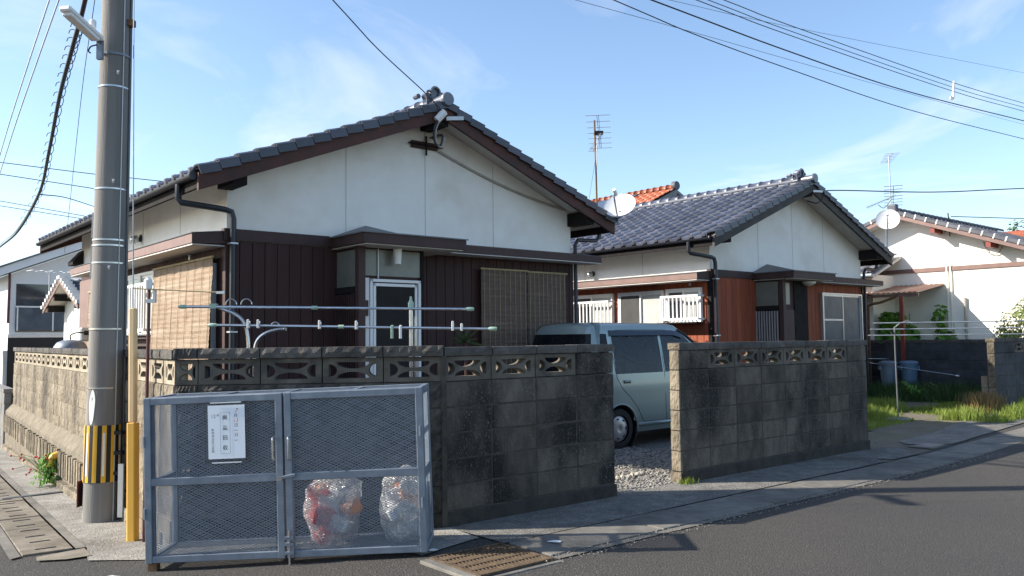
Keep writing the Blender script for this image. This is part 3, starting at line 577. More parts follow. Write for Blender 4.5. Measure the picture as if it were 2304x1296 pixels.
def house(name, label, z0, u0, v0, siding, bargemat, split_cols, kind, L=6.6):
    """single-storey gabled house; local x along the street, y to the back"""
    H = thing(name, label, 'house', fr(TH, u0, v0, z0), TH)
    W = 5.46; XE, XR, YF, YB = -.47, 5.95, -.47, L + .85; ZE = 3.292; RX = 2.73
    zt = lambda x: ZE + SL*((x - XE) if x <= RX else (XR - x))
    # walls
    MB().box(.03, W - .03, .03, L, .0, 2.63).build('lower_wall', 'wdark', H)
    MB().box(-.005, W + .005, -.005, L, -.1, .34).build('foundation', 'found', H)
    MB().prism([(0, 0, 2.60), (W, 0, 2.60), (W, 0, zt(W) - .10), (RX, 0, zt(RX) - .10), (0, 0, zt(0) - .10)], (0, L, 0)).build('plaster_wall', 'stucco', H)
    for x in (1.52, 2.722, 3.905): MB().box(x - .003, x + .003, -.003, .0, 2.74, zt(x) - .16).build('plaster_joint', 'joint', H)
    for y in (1.55, 3.1): MB().box(-.003, 0, y - .003, y + .003, 2.7, 3.3).build('plaster_joint', 'joint', H)
    # boards
    bx = MB().box(0, .146, -.016, .02, .34, 2.60).mesh('board', siding, bevel=.004)
    x = 0.0
    while x < W - .02:
        if not (1.40 < x < 2.30):
            o = link('board', bx, H, (x, 0, 0)); o.scale.x = min(1, (W - x)/.15)
        x += .152
    by = MB().box(-.016, .02, 0, .146, .34, 2.60).mesh('board', siding, bevel=.004)
    y = 0.0
    while y < L - .1:
        link('board', by, H, (0, y, 0)); y += .152
    for cx in (-.020, W - .05): MB().box(cx, cx + .07, -.025, .05, .34, 2.60).build('corner_post', 'wbrown' if siding == 'wdark' else 'beam', H)
    # roof deck, soffit and bargeboards
    R = MB()
    for a, b in ((XE, RX), (RX, XR)):
        R.prism([(a, YF + .03, zt(a) - .05), (b, YF + .03, zt(b) - .05), (b, YF + .03, zt(b) - .095), (a, YF + .03, zt(a) - .095)], (0, YB - YF - .06, 0))
    roof = R.build('roof', 'soffit', H)
    for a, b in ((XE - .02, RX), (RX, XR + .02)):
        MB().prism([(a, YF, zt(a) - .035), (b, YF, zt(b) - .035), (b, YF, zt(b) - .225), (a, YF, zt(a) - .225)], (0, .045, 0)).build('bargeboard', bargemat, roof)
        MB().prism([(a, YB, zt(a) - .035), (b, YB, zt(b) - .035), (b, YB, zt(b) - .235), (a, YB, zt(a) - .235)], (0, -.045, 0)).build('bargeboard', bargemat, roof)
    for x in (XE - .012, XR - .02): MB().box(x, x + .032, YF + .045, YB - .045, ZE - .20, ZE - .045).build('fascia', 'beam', roof)
    for x, zz in ((-.02, zt(0) - .10), (RX, zt(RX) - .10), (W + .02, zt(W) - .10)):
        MB().box(x - .085, x + .085, YF + .05, .02, zz - .20, zz - .005 + (0 if x != RX else -.03)).build('purlin_end', 'beam', roof, bevel=.004)
    # tiles: left slope seen tile by tile, rest joined
    nrow = 15; ncol = int((YB - YF)/TWD)
    def slope_m(left, y, i):
        s = i*TEX*SCO
        if left:
            x = XE - .03 + s; T = Matrix.Translation((x, y, zt(XE) - .012 + SL*(s - .03))); ax = Matrix(((0, SCO, -sin(SANG), 0), (-1, 0, 0, 0), (0, sin(SANG), SCO, 0), (0, 0, 0, 1)))
        else:
            x = XR + .03 - s; T = Matrix.Translation((x, y, zt(XR) - .012 + SL*(s - .03))); ax = Matrix(((0, -SCO, sin(SANG), 0), (1, 0, 0, 0), (0, sin(SANG), SCO, 0), (0, 0, 0, 1)))
        return T @ ax
    y1 = YF + .16 + TWD
    rest = MB()
    for c in range(ncol):
        for i in range(nrow):
            y = y1 + c*TWD
            if y > YB: continue
            if c < split_cols:
                link('eave_tile' if i == 0 else 'roof_tile', EAVE if i == 0 else TILE, roof, mat=slope_m(True, y + random.uniform(-.004, .004), i + random.uniform(-.02, .02)) @ Matrix.Rotation(random.uniform(-.008, .008), 4, 'X'))
            elif i == 0: link('eave_tile', EAVE, roof, mat=slope_m(True, y, 0))
            else: tile_mb(rest, 0, 0, T=slope_m(True, y, i), n=6)
            tile_mb(rest, 0, 0, T=slope_m(False, y - TWD, i), n=6)
    me = rest.mesh('roof_tiles', 'tile', smooth=True); me.set_sharp_from_angle(angle=radians(40)); stuff(link('roof_tiles', me, roof))
    for i in range(nrow + 1):
        s = i*TEX*SCO - .03
        if XE + s > RX - .12: break
        for left in (True, False):
            x = XE + s if left else XR - s
            for front in (True, False):
                yv = YF - .03 if front else YB + .03
                d = Vector((SCO if left else -SCO, 0, sin(SANG)))
                nz = Vector((-sin(SANG) if left else sin(SANG), 0, SCO)); xx = d.cross(nz)
                side = 1 if (xx.y > 0) == front else -1
                T = Matrix.Translation((x, yv, zt(XE) + SL*s - .005)) @ Matrix(((xx.x, d.x, nz.x, 0), (xx.y, d.y, nz.y, 0), (xx.z, d.z, nz.z, 0), (0, 0, 0, 1)))
                link('verge_tile', VL if side == 1 else VR, roof, mat=T)
    # ridge
    zr = zt(RX)
    MB().box(RX - .10, RX + .10, YF + .22, YB - .05, zr - .10, zr + .055).build('ridge_course', 'tile', roof, bevel=.008)
    MB().box(RX - .12, RX + .12, YF + .24, YB - .05, zr - .0, zr + .022).build('ridge_course', 'tiledull', roof, bevel=.006)
    y = YF + .36
    while y < YB - .2: link('ridge_tile', RIDGE, roof, (RX, y, zr + .05)); y += .262
    fr_ = MB(); fr_.lathe([(.0, -.02), (.085, -.02), (.095, -.005), (.095, .02), (.075, .02), (.075, .40)], 20, Matrix.Translation((RX, YF - .06, zr + .035)) @ Matrix.Rotation(-pi/2, 4, 'X'), cap=False)
    fr_.build('ridge_end', 'tile', roof, auto=True)
    og = MB()
    sh = [(a*.8, b*.8) for a, b in [(-.17, -.02), (-.16, .08), (-.19, .14), (-.15, .19), (-.09, .17), (-.085, .235), (-.04, .275), (.04, .275), (.085, .235), (.09, .17), (.15, .19), (.19, .14), (.16, .08), (.17, -.02)]]
    og.prism([(RX + a, YF + .24, zr + .03 + b) for a, b in sh], (0, .10, 0))
    for sx in (-1, 1):
        og.tube([(RX + sx*(.10 + .045*cos(t)), YF + .225, zr + .15 + .045*sin(t)) for t in [k*pi/5 for k in range(9)]], .016, 6)
    og.tube([(RX + .07*cos(t), YF + .22, zr + .19 + .07*sin(t)) for t in [k*pi/8 for k in range(9)]], .018, 6)
    og.tube([(RX - .2, YF + .33, zr + .13), (RX - .2, YF + .42, zr + .13)], .035, 8)
    og.build('ridge_ornament', 'tile', roof, auto=True)
    # gutters and pipes
    for sx, gx in ((-1, XE - .055), (1, XR + .055)):
        g = MB(); n = 7
        for r in (.047, .041):
            for yy in (YF + .06, YB - .06):
                for k in range(n + 1):
                    t = pi + pi*k/n; g.v.append((gx + r*cos(t), yy, ZE - .065 + r*sin(t)))
        for q in range(n):
            g.f += [(q, q + 1, n + 2 + q, n + 1 + q), (2*n + 2 + q + 1, 2*n + 2 + q, 3*n + 3 + q, 3*n + 4 + q), (q, 2*n + 2 + q, 2*n + 3 + q, q + 1), (n + 1 + q, n + 2 + q, 3*n + 4 + q, 3*n + 3 + q)]
        gt = g.build('gutter', 'pipe', H, auto=True)
        MB().lathe([(0, 0), (.048, 0), (.048, .01), (0, .01)], 14, Matrix.Translation((gx, YF + .055, ZE - .07)) @ Matrix.Rotation(-pi/2, 4, 'X')).build('end_cap', 'pipe', gt)
    yp = -.05
    pth = [(XE - .055, yp + .10, ZE - .10), (XE - .055, yp + .10, ZE - .26), (XE - .03, yp + .09, ZE - .30), (-.06, -.08, 2.98 - .04), (.02, -.085, 2.92), (.04, -.09, 2.84), (.04, -.09, .1)]
    MB().tube(pth, .036, 10).build('downpipe', 'pipe', H, auto=True)
    for zz in (2.55, 1.55, .8): MB().box(-.005, .085, -.135, -.04, zz, zz + .018).build('pipe_clip', 'alu', H)
    pth = [(XR + .055, -.1, ZE - .10), (XR + .05, -.1, ZE - .24), (XR - .02, -.1, ZE - .30), (W + .10, -.06, 2.98), (W + .05, -.05, 2.90), (W + .05, -.05, .1)]
    MB().tube(pth, .032, 8).build('downpipe', 'pipe', H, auto=True)
    # belt and canopies
    MB().box(.09, 1.285, -.04, .0, 2.605, 2.735).build('belt_board', 'wbrown', H)
    MB().box(-.045, 0.085, -.045, .04, 2.60, 2.735).build('belt_corner', 'wbrown', H)
    sc = MB(); sc.prism([(2.77, -.33, 2.615), (2.77, -.33, 2.715), (2.77, .0, 2.775), (2.77, 0, 2.625)], (3.04, 0, 0)); c = sc.build('window_canopy', 'wbrown', H)
    MB().box(2.77, 5.80, -.325, .0, 2.600, 2.612).build('canopy_soffit', 'soffit', c)
    lc = MB(); lc.prism([(-.39, -.02, 2.545), (-.39, -.02, 2.655), (0, -.02, 2.70), (0, -.02, 2.56)], (0, 5.6, 0)); c = lc.build('side_canopy', 'wbrown', H)
    MB().box(-.396, -.391, -.015, 5.57, 2.549, 2.648).build('fascia', 'fascia', c)
    MB().box(-.385, -.02, -.0, 5.57, 2.528, 2.543).build('canopy_soffit', 'soffit', c)
    tp = MB(); tp.prism([(-.405, -.03, 2.657), (-.405, -.03, 2.664), (0, -.03, 2.712), (0, -.03, 2.703)], (0, 5.62, 0)); tp.build('canopy_cover', 'sheet', c)
    # porch: little hipped canopy over a projecting entry
    P = MB(); x0, x1, yf, zb, ztp = 1.285, 2.76, -.87, 2.585, 2.715
    P.box(x0, x1, yf, 0, zb, ztp); pc = P.build('porch_canopy', 'wbrown', H)
    q = MB(); a, b, c_, d = (x0 - .02, yf - .02, ztp + .004), (x1 + .02, yf - .02, ztp + .004), (x1 + .02, .0, ztp + .004), (x0 - .02, 0, ztp + .004)
    e, f = (x0 + .52, 0, ztp + .20), (x1 - .05, 0, ztp + .08)
    for fc in ((a, b, f, e), (d, a, e), (b, c_, f)): q.quad(*fc)
    q.quad((x0 - .02, yf - .02, ztp - .012), (x1 + .02, yf - .02, ztp - .012), b, a); q.quad((x0 - .02, 0, ztp - .012), (x0 - .02, yf - .02, ztp - .012), a, d)
    q.build('hip_cover', 'sheet', pc)
    MB().box(x0 + .03, x1 - .03, yf + .03, -.0, zb - .014, zb - .003).build('porch_soffit', 'soffit', pc)
    MB().box(1.36, 1.455, -.60, -.51, .02, 2.575).build('porch_post', 'wbrown', H, bevel=.004)
    MB().box(1.40, 2.32, -.50, .02, .05, 2.57).build('entry_wall', 'wdark', H)
    # entry left face: lattice sliding door under a transom
    lat = MB().box(1.385, 1.398, -.49, -.01, .15, 2.02).build('lattice_door', 'wglass' if kind == 1 else 'beam', H)
    bar = MB().box(1.362, 1.384, -.012, .012, .18, 2.0).mesh('lattice_bar', 'alu' if kind == 2 else 'wbrown')
    for k in range(9): link('lattice_bar', bar, lat, (0, -.465 + k*.055, 0))
    MB().box(1.355, 1.40, -.50, .0, 2.02, 2.09).build('lintel', 'beam', H)
    MB().box(1.386, 1.399, -.48, -.02, 2.10, 2.54).build('transom_pane', 'transom', H)
    if kind == 1:
        sd_ = MB()
        X0, X1, Z0, Z1, Y = 1.545, 2.275, .12, 2.19, -.52
        for bx_ in ((X0, X0 + .035, Z0, Z1), (X1 - .035, X1, Z0, Z1), (X0, X1, Z1 - .035, Z1), (X0, X1, Z0, Z0 + .06)): sd_.box(bx_[0], bx_[1], Y - .035, Y + .02, bx_[2], bx_[3])
        dr = sd_.build('screen_door', 'alulight', H)
        ins = MB()
        for bx_ in ((X0 + .05, X0 + .085, Z0, Z1 - .05), (X1 - .08, X1 - .05, Z0, Z1 - .05), (X0 + .05, X1 - .05, Z1 - .085, Z1 - .05)): ins.box(bx_[0], bx_[1], Y - .025, Y + .01, bx_[2], bx_[3])
        ins.build('inner_frame', 'alulight', dr)
        MB().box(X0 + .085, X1 - .08, Y - .008, Y - .004, Z0, Z1 - .085).build('mesh_panel', 'screen', dr)
        MB().box(X0 - .07, X0 - .005, Y - .02, Y + .02, .15, 2.20).build('side_jamb', 'alulight', dr)
        MB().box(1.47, 2.29, -.515, -.502, 2.23, 2.55).build('transom_pane', 'transom', H)
        MB().box(2.29, 2.335, -.53, .0, .05, 2.57).build('entry_corner', 'beam', H)
        MB().tube([(1.67, -.53, 2.20), (1.67, -.53, 2.56)], .008, 6).build('door_cord', 'whitep', H)
        MB().lathe([(0, 0), (.042, 0), (.055, .19), (0, .19)], 16, Matrix.Translation((1.89, -.62, 2.375))).build('porch_lamp', 'whitep', H, auto=True)
        MB().box(1.455, 1.52, -.555, -.53, 1.74, 1.93).build('name_plate', 'wbrown', H); MB().box(1.475, 1.52, -.555, -.53, 1.58, 1.67).build('intercom', 'whitep', H)
        MB().box(2.36, 2.40, -.03, -.016, .34, 2.6).build('trim_board', 'beam', H)
    else:
        MB().box(1.47, 1.86, -.515, -.502, .15, 2.02).build('entry_door', 'wbrown', H)
        MB().box(1.47, 1.72, -.515, -.502, 2.12, 2.52).build('transom_pane', 'transom', H)
        MB().box(1.87, 2.335, -.52, .0, .05, 2.57).build('entry_corner', 'beam', H)
        MB().lathe([(0, 0), (.06, .012), (.12, .05), (.13, .085), (0, .085)], 20, Matrix.Translation((2.22, -.62, 2.47))).build('porch_lamp', 'whitep', H, auto=True)
        hose = curve_pts([(2.75, -.05, 2.55), (2.84, -.05, 2.40), (2.88, -.05, 2.2), (2.82, -.05, 1.85), (2.84, -.05, 1.5), (2.84, -.05, .5)], 6)
        MB().tube(hose, .032, 8).build('duct_hose', 'insul', H, auto=True)
        MB().box(2.74, 2.79, -.04, -.017, 1.62, 1.78).build('door_phone', 'whitep', H)
    return H
def window(H, axis, a0, a1, z0, z1, off, panes, frame='alu', mid=None, curtain=None):
    """sliding window; axis 'x': on the front wall (faces -y); axis 'y': on the left wall (faces -x)"""
    def bx(m, p, q, d0, d1, r, s):
        if axis == 'x': m.box(p, q, off - d1, off - d0, r, s)
        else: m.box(off - d1, off - d0, p, q, r, s)
        return m
    f = MB(); t = .035
    bx(f, a0, a1, .0, .06, z1 - t, z1); bx(f, a0, a1, .0, .07, z0, z0 + t); bx(f, a0, a0 + t, .0, .06, z0 + t, z1 - t); bx(f, a1 - t, a1, .0, .06, z0 + t, z1 - t)
    w = f.build('window', frame, H)
    am = (a0 + a1)/2
    for k, (mat, dep) in enumerate(panes):
        p, q = (a0 + t, am + .02) if k == 0 else (am - .02, a1 - t)
        pn = bx(MB(), p + .03, q - .03, .012 + dep, .018 + dep, z0 + t + .03, z1 - t - .03).build('pane', mat, w)
        s = MB(); 
        for (c, d, r, e) in ((p, p + .032, z0 + t, z1 - t), (q - .032, q, z0 + t, z1 - t), (p + .032, q - .032, z0 + t, z0 + t + .035), (p + .032, q - .032, z1 - t - .035, z1 - t)): bx(s, c, d, .008 + dep, .026 + dep, r, e)
        if mid and k == 0: bx(s, p + .032, q - .032, .008 + dep, .026 + dep, mid - .018, mid + .018)
        s.build('sash', frame, w)
    return w
def grille(H, y0, y1, z0, z1, n, x=-.20):
    f = MB(); f.box(x - .015, x + .015, y0, y1, z1 - .04, z1); f.box(x - .015, x + .015, y0, y1, z0, z0 + .04)
    for y in (y0, y1 - .03): f.box(x + .015, -.02, y, y + .03, z0, z0 + .035); f.box(x + .015, -.02, y, y + .03, z1 - .035, z1)
    g = f.build('window_grille', 'alulight', H)
    b = MB().box(x - .010, x + .010, -.013, .013, z0 + .04, z1 - .04).mesh('grille_bar', 'alulight')
    for k in range(n): link('grille_bar', b, g, (0, y0 + .013 + (y1 - y0 - .026)*k/(n - 1), 0))
    return g
def wall_lamp(H, y, z):
    o = MB().lathe([(0, 0), (.055, 0), (.055, .02), (.02, .03)], 12, Matrix.Translation((0, y, z)) @ Matrix.Rotation(-pi/2, 4, 'Y')).build('wall_vent', 'pipe', H, auto=True)
    MB().lathe([(.0, 0), (.05, .01), (.06, .07), (.045, .11), (.0, .115)], 12, Matrix.Translation((-.035, y, z)) @ Matrix.Rotation(-pi/2 - .4, 4, 'Y')).build('vent_hood', 'steel', o, smooth=True)

H1 = house('house', 'nearest white stucco house with dark brown siding and reed blinds', 0.0, 3.589, 9.243, 'wdark', 'barge', 0, 1)
H2 = house('house', 'second white stucco house with orange-brown siding and glossy tiled roof', -.09, 12.165, 8.909, 'worange', 'bargegrey', 17, 2)
# near house: side window behind a white grille
window(H1, 'y', 2.36, 3.66, 1.55, 2.42, -.017, [('frost', 0), ('wglass', .026)], 'alulight')
grille(H1, 2.30, 3.64, 1.60, 2.25, 13)
for zz in (1.40, 1.50): MB().box(-.10, -.017, 2.3, 3.64, zz, zz + .03).build('window_sill', 'wbrown', H1)
window(H1, 'y', .25, 2.1, .5, 2.36, -.017, [('wglass', 0), ('wglass', .026)])
window(H1, 'y', 3.95, 5.5, .5, 2.36, -.017, [('wglass', 0), ('wglass', .026)])
window(H1, 'x', 3.66, 5.20, .45, 2.38, -.017, [('wglass', 0), ('wglass', .026)], 'alu')
wall_lamp(H1, 3.19, 2.94)
MB().prism([(-.17, 6.45, 2.80), (-.17, 6.45, 2.86), (-.0, 6.45, 3.06), (0, 6.45, 2.80)], (0, .36, 0)).build('vent_cover', 'beam', H1)
MB().box(-.03, -.017, 5.75, 6.55, 1.35, 2.52).build('rear_shutter', 'fascia', H1)
MB().box(-.05, -.017, 1.04, 1.10, 2.46, 2.52).build('wall_hook', 'alu', H1)
# gable ornament, service bracket, conduit
orn = MB().box(2.49, 2.92, -.035, -.001, 4.03, 4.125).build('gable_vent', 'wdark', H1, bevel=.004)
MB().box(2.43, 2.99, -.05, -.036, 4.07, 4.09).build('vent_bar', 'beam', orn); MB().box(2.705, 2.728, -.05, -.036, 3.94, 4.205).build('vent_bar', 'beam', orn)
MB().tube(curve_pts([(2.90, -.02, 4.045), (3.2, -.02, 3.94), (3.84, -.02, 3.74), (4.6, -.02, 3.56), (5.34, -.02, 3.44)], 6), .018, 6).build('wall_conduit', 'insul', H1, auto=True)
sb = MB().bar((2.74, -.47, 4.36), (2.98, -.53, 4.39), .03, .05).build('service_bracket', 'alu', H1)
MB().tube([(2.56, -.51, 4.30), (2.66, -.55, 4.42)], .05, 10).build('insulator', 'alulight', sb, auto=True)
lp = curve_pts([(2.57, -.51, 4.30), (2.52, -.51, 4.18), (2.54, -.49, 4.02), (2.63, -.47, 3.98), (2.70, -.42, 4.04), (2.72, -.4, 4.15), (2.80, -.02, 4.2)], 6)
MB().tube(lp, .014, 6).build('cable_loop', 'wire', sb, auto=True)
MB().tube([(p + Vector((.03, 0, -.015))) for p in lp], .009, 6).build('cable_loop', 'insul', sb, auto=True)
# second house: side windows, sliding window on the front
grille(H2, .12, .97, 1.84, 2.29, 10); window(H2, 'y', .16, .95, 1.78, 2.42, -.017, [('frost', 0), ('screengrey', .026)], 'alulight')
window(H2, 'y', 1.02, 2.14, .5, 2.41, -.017, [('frost', 0), ('screengrey', .026)], 'alulight')
grille(H2, 2.27, 3.47, 1.35, 2.27, 13); window(H2, 'y', 2.29, 3.45, 1.3, 2.41, -.017, [('frost', 0), ('screengrey', .026)], 'alulight')
MB().box(-.30, -.02, .12, .98, 1.78, 1.80).build('window_sill', 'beam', H2)
window(H2, 'x', 3.68, 5.34, .5, 2.42, -.017, [('gglass', .026), ('gglass', 0)], 'alu', mid=1.86)
wall_lamp(H2, 2.87, 2.84)
MB().box(-.03, -.017, .40, .45, 2.46, 2.51).build('wall_hook', 'alu', H2)
sb = MB().bar((2.74, -.47, 4.36), (2.98, -.53, 4.37), .03, .04).build('service_bracket', 'alu', H2)
MB().tube(curve_pts([(2.98, -.53, 4.37), (3.0, -.51, 4.22), (2.9, -.45, 4.14), (2.8, -.3, 4.2)], 6), .012, 6).build('cable_loop', 'wire', sb, auto=True)
# ------------------------------------------------------------------ reed blinds on the near house
def blind(label, axis, a0, a1, z0, z1, off, mat, lean=0.0, seed=0, lean_out=-.10):
    t = thing('reed_blind', label, 'blind', H1.location, TH)
    m = MB(); nx, nz = 26, 60
    for j in range(nz + 1):
        for i in range(nx + 1):
            a = a0 + (a1 - a0)*i/nx; z = z0 + (z1 - z0)*j/nz
            d = off + lean_out*(1 - j/nz) + .010*noise.noise(Vector((i*.35, j*.12, seed))) + .003*noise.noise(Vector((i*1.7, j*2.2, seed + 5))) - (.004 if j % 2 else 0)
            e = .012*noise.noise(Vector((seed, j*.5, 2))) if i in (0, nx) else 0
            p = (a + e, d, z) if axis == 'x' else (d, a + e, z)
            m.v.append(p)
    for j in range(nz):
        for i in range(nx):
            q = j*(nx + 1) + i; m.f.append((q, q + 1, q + nx + 2, q + nx + 1))
    b = m.build('reed_screen', mat, t)
    rods = ((z1, off), (z0, off + lean_out))
    for z, d in rods:
        p, q = ((a0 - .02, d - .012, z), (a1 + .02, d - .012, z)) if axis == 'x' else ((d - .012, a0 - .02, z), (d - .012, a1 + .02, z))
        MB().tube([p, q], .014, 6).build('blind_rod', 'cane', t)
    for k in range(9):
        a = a0 + .04 + (a1 - a0 - .08)*k/8
        p, q = ((a, off - .014, z1), (a, off + lean_out - .014, z0)) if axis == 'x' else ((off - .014, a, z1), (off + lean_out - .014, a, z0))
        MB().tube([p, q], .0035, 4).build('binding_cord', 'cane', t)
    return t
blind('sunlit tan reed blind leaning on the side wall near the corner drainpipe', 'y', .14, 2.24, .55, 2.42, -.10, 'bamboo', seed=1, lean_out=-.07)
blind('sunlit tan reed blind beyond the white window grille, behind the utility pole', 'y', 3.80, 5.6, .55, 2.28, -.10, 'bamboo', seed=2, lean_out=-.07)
blind('dark reed blind hanging on the shaded front, right of the screen door', 'x', 3.60, 4.45, .55, 2.44, -.10, 'bamboodark', seed=3, lean_out=-.01)
blind('dark reed blind hanging beside the rear window of the parked car', 'x', 4.46, 5.24, .55, 2.43, -.105, 'bamboodark', seed=4, lean_out=-.01)

# ------------------------------------------------------------------ utility pole, street lamp, guy wire
PX, PY = -3.725, 7.58; pz = gz(PX, PY)
up = thing('utility_pole', 'tall grey concrete utility pole with yellow and black hazard sleeve', 'utility pole', (PX, PY, pz), 0)
ctr = lambda z: Vector((.010*z, 0, z))
rad = lambda z: .158 - .0078*z
MB().tube([ctr(z) for z in (-.3, 0, 1, 2, 3, 4, 5, 6, 7, 8, 9, 10.5)], [rad(max(0, z)) for z in (-.3, 0, 1, 2, 3, 4, 5, 6, 7, 8, 9, 10.5)], 40).build('shaft', 'polec', up, auto=True)
def wrap(mb, z0, z1, a0, a1, t=.003, n=4):
    """curved plate on the pole surface between two angles"""
    b = len(mb.v)
    for off in (t, .0005):
        for z in (z0, z1):
            for k in range(n + 1):
                a = a0 + (a1 - a0)*k/n; c = ctr(z); r = rad(z) + off; mb.v.append((c.x + r*cos(a), r*sin(a), z))
    m = n + 1
    for k in range(n): mb.f += [(b + k, b + k + 1, b + m + k + 1, b + m + k)]
    for k in range(n): mb.f += [(b + k, b + 2*m + k, b + 2*m + k + 1, b + k + 1), (b + m + k, b + m + k + 1, b + 3*m + k + 1, b + 3*m + k)]
    mb.f += [(b, b + m, b + 3*m, b + 2*m), (b + n, b + 2*m + n, b + 3*m + n, b + m + n)]
    return mb
ns = 26
for k in range(ns):
    s = wrap(MB(), .36 + .006*random.random(), .865, 2*pi*k/ns, 2*pi*(k + 1)/ns, .006, 3).build('hazard_stripe', 'yellow' if k % 2 else 'black', up, auto=True)
    if k % 4 == 1: wrap(MB(), .42, .80, 2*pi*k/ns + .05, 2*pi*(k + 1)/ns - .08, .0085, 2).build('reflector', 'silvert', s)
for z in (3.95, 3.0, 2.53, 2.48, 2.32, 1.72, 1.19): 
    MB().lathe([(rad(z) + .0005, 0), (rad(z) + .005, 0), (rad(z) + .005, .014), (rad(z) + .0005, .014)], 32, Matrix.Translation(ctr(z)), cap=False).build('steel_band', 'steel', up, auto=True)
for z, a in ((4.07, -.9), (2.27, -1.1), (3.06, -1.0)): 
    c = ctr(z); MB().tube([(c.x + rad(z)*cos(a), rad(z)*sin(a), z), (c.x + (rad(z) + .03)*cos(a), (rad(z) + .03)*sin(a), z + .02)], .010, 6).build('step_socket', 'silvert', up)
wp = MB(); pts = []
for k in range(24):
    t = 2*pi*k/24; pts.append((-1.86 + .20*cos(t)*(1 + .12*sin(3*t)), 1.03 + .155*sin(t) + .02*cos(t)))
b0 = []
for a, z in pts:
    c = ctr(z); r = rad(z) + .002; b0.append((c.x + r*cos(a), r*sin(a), z))
wp.quad(*b0); wp.build('white_paint_patch', 'whitep', up)
for z0_, z1_ in ((2.56, 2.78), (2.20, 2.50)): wrap(MB(), z0_, z1_, pi*.94, pi*1.16, .012, 5).build('sign_plate', 'whitep', up, auto=True)
cz = [(-.1, 0), (3, 0), (6, 0), (10, 0)]
MB().tube([ctr(z) + Vector((rad(z)*cos(.25) + .010, rad(z)*sin(.25) + .004, 0)) for z in (-.05, 1, 2, 3, 4, 5, 6, 8)], .013, 8).build('cable_riser', 'sheet', up, auto=True)
MB().tube([ctr(z) + Vector((rad(z)*cos(-.5) + .004, rad(z)*sin(-.5) - .004, 0)) for z in (.0, 1, 2, 3, 4, 5, 6, 8)], .005, 6).build('earth_wire', 'alu', up, auto=True)
for z in (.42, .60, .78): MB().box(rad(z) - .02, rad(z) + .055, -.085, -.02, z, z + .03).build('riser_clamp', 'black', up)
MB().box(-rad(.2) - .018, -rad(.2) - .008, -.10, .02, .14, .37).build('loose_flap', 'maroon', up)
MB().box(.19, .235, -.10, -.08, .05, .52).build('cover_strip', 'cream', up)
for z, w in ((4.88, .06), (4.55, .10)): 
    MB().box(-.02 + rad(z), rad(z) + w, -.03, .03, z, z + .06).build('bolt_bracket', 'rust', up)
sl = thing('street_lamp', 'slim white street lamp bracketed on the utility pole', 'street lamp', (-3.72, 7.38, 4.10), 0)
body = MB(); a, b = Vector((.0, -.02, .10)), Vector((-.06, -.50, .20)); d = (b - a).normalized()
body.bar(a, b, .105, .05, (0, 0, 1)); lb = body.build('lamp_body', 'whitep', sl, bevel=.012)
MB().bar(a + d*.05 + Vector((0, 0, -.035)), b - d*.03 + Vector((0, 0, -.035)), .085, .03).build('lamp_lens', 'silvert', sl, bevel=.008)
MB().bar(Vector((.0, .0, -.08)), Vector((0, 0, .10)), .05, .04).build('lamp_bracket', 'galv', sl)
MB().lathe([(0, 0), (.028, 0), (.030, .06), (.02, .075), (0, .078)], 14, Matrix.Translation((-.04, -.06, .19))).build('light_sensor', 'whitep', sl, auto=True)
MB().lathe([(.135, 0), (.139, 0), (.139, .02), (.135, .02)], 24, Matrix.Translation((.035, .20, .0)), cap=False).build('fixing_strap', 'galv', sl)
MB().tube(curve_pts([(-.02, -.02, .05), (-.07, -.03, .03), (-.09, -.03, -.01), (-.07, -.03, -.03)], 4), .007, 5).build('lamp_hook', 'black', sl)
gx, gy = -3.02, 6.655; g0 = Vector((gx, gy, gz(gx, gy))); g1 = Vector((-3.55, 7.5, 9.5)); gd = (g1 - g0).normalized()
gw = thing('guy_wire', 'steel guy wire in a two-part yellow guard tube by the corner wall', 'guy wire', g0, 0)
MB().tube([gd*1.8, g1 - g0], .0055, 6).build('wire', 'galv', gw)
lp_ = [(-.042, -.012), (-.030, -.040), (.030, -.040), (.042, -.012), (.042, .03), (-.042, .03)]
def guard(s0, s1, k, mat):
    m = MB(); x = Vector((1, 0, 0)); x = (x - gd*x.dot(gd)).normalized(); y = gd.cross(x)
    A = [gd*s0 + x*p*k + y*q*k for p, q in lp_]; B = [gd*s1 + x*p*k + y*q*k for p, q in lp_]; n = len(A); m.v += [tuple(v) for v in A + B]
    for i in range(n): m.f.append((i, (i + 1) % n, n + (i + 1) % n, n + i))
    m.f.append(tuple(range(n))[::-1]); m.f.append(tuple(range(n, 2*n))); return m.build('guard_tube', mat, gw, bevel=.006)
guard(-.02, .93, 1.0, 'guardy'); guard(.935, 1.86, .72, 'guardp')
# maroon net post by the cage
np_ = Vector((-2.90, 6.585, gz(-2.9, 6.585)))
nt_ = thing('net_post', 'thin maroon post with white clamp standing beside the wire cage', 'post', np_, 0)
MB().tube([(0, 0, 0), (.01, 0, 2.02)], .014, 8).build('post', 'maroon', nt_, auto=True)
MB().lathe([(0, .0), (.03, .0), (.033, .07), (.015, .09), (0, .09)], 12, Matrix.Translation((.005, -.005, 1.99))).build('post_cap', 'whitep', nt_, auto=True)
MB().box(-.015, .07, -.02, .0, 1.88, 1.91).build('clamp_plate', 'alu', nt_); MB().box(.05, .07, -.02, .0, 1.91, 1.99).build('clamp_plate', 'alu', nt_)
MB().tube([(-.10, -.03, 1.995), (.60, -.03, 1.955)], .005, 6).build('net_rod', 'cane', nt_); MB().box(.56, .62, -.045, -.015, 1.945, 1.965).build('rod_clip', 'whitep', nt_)

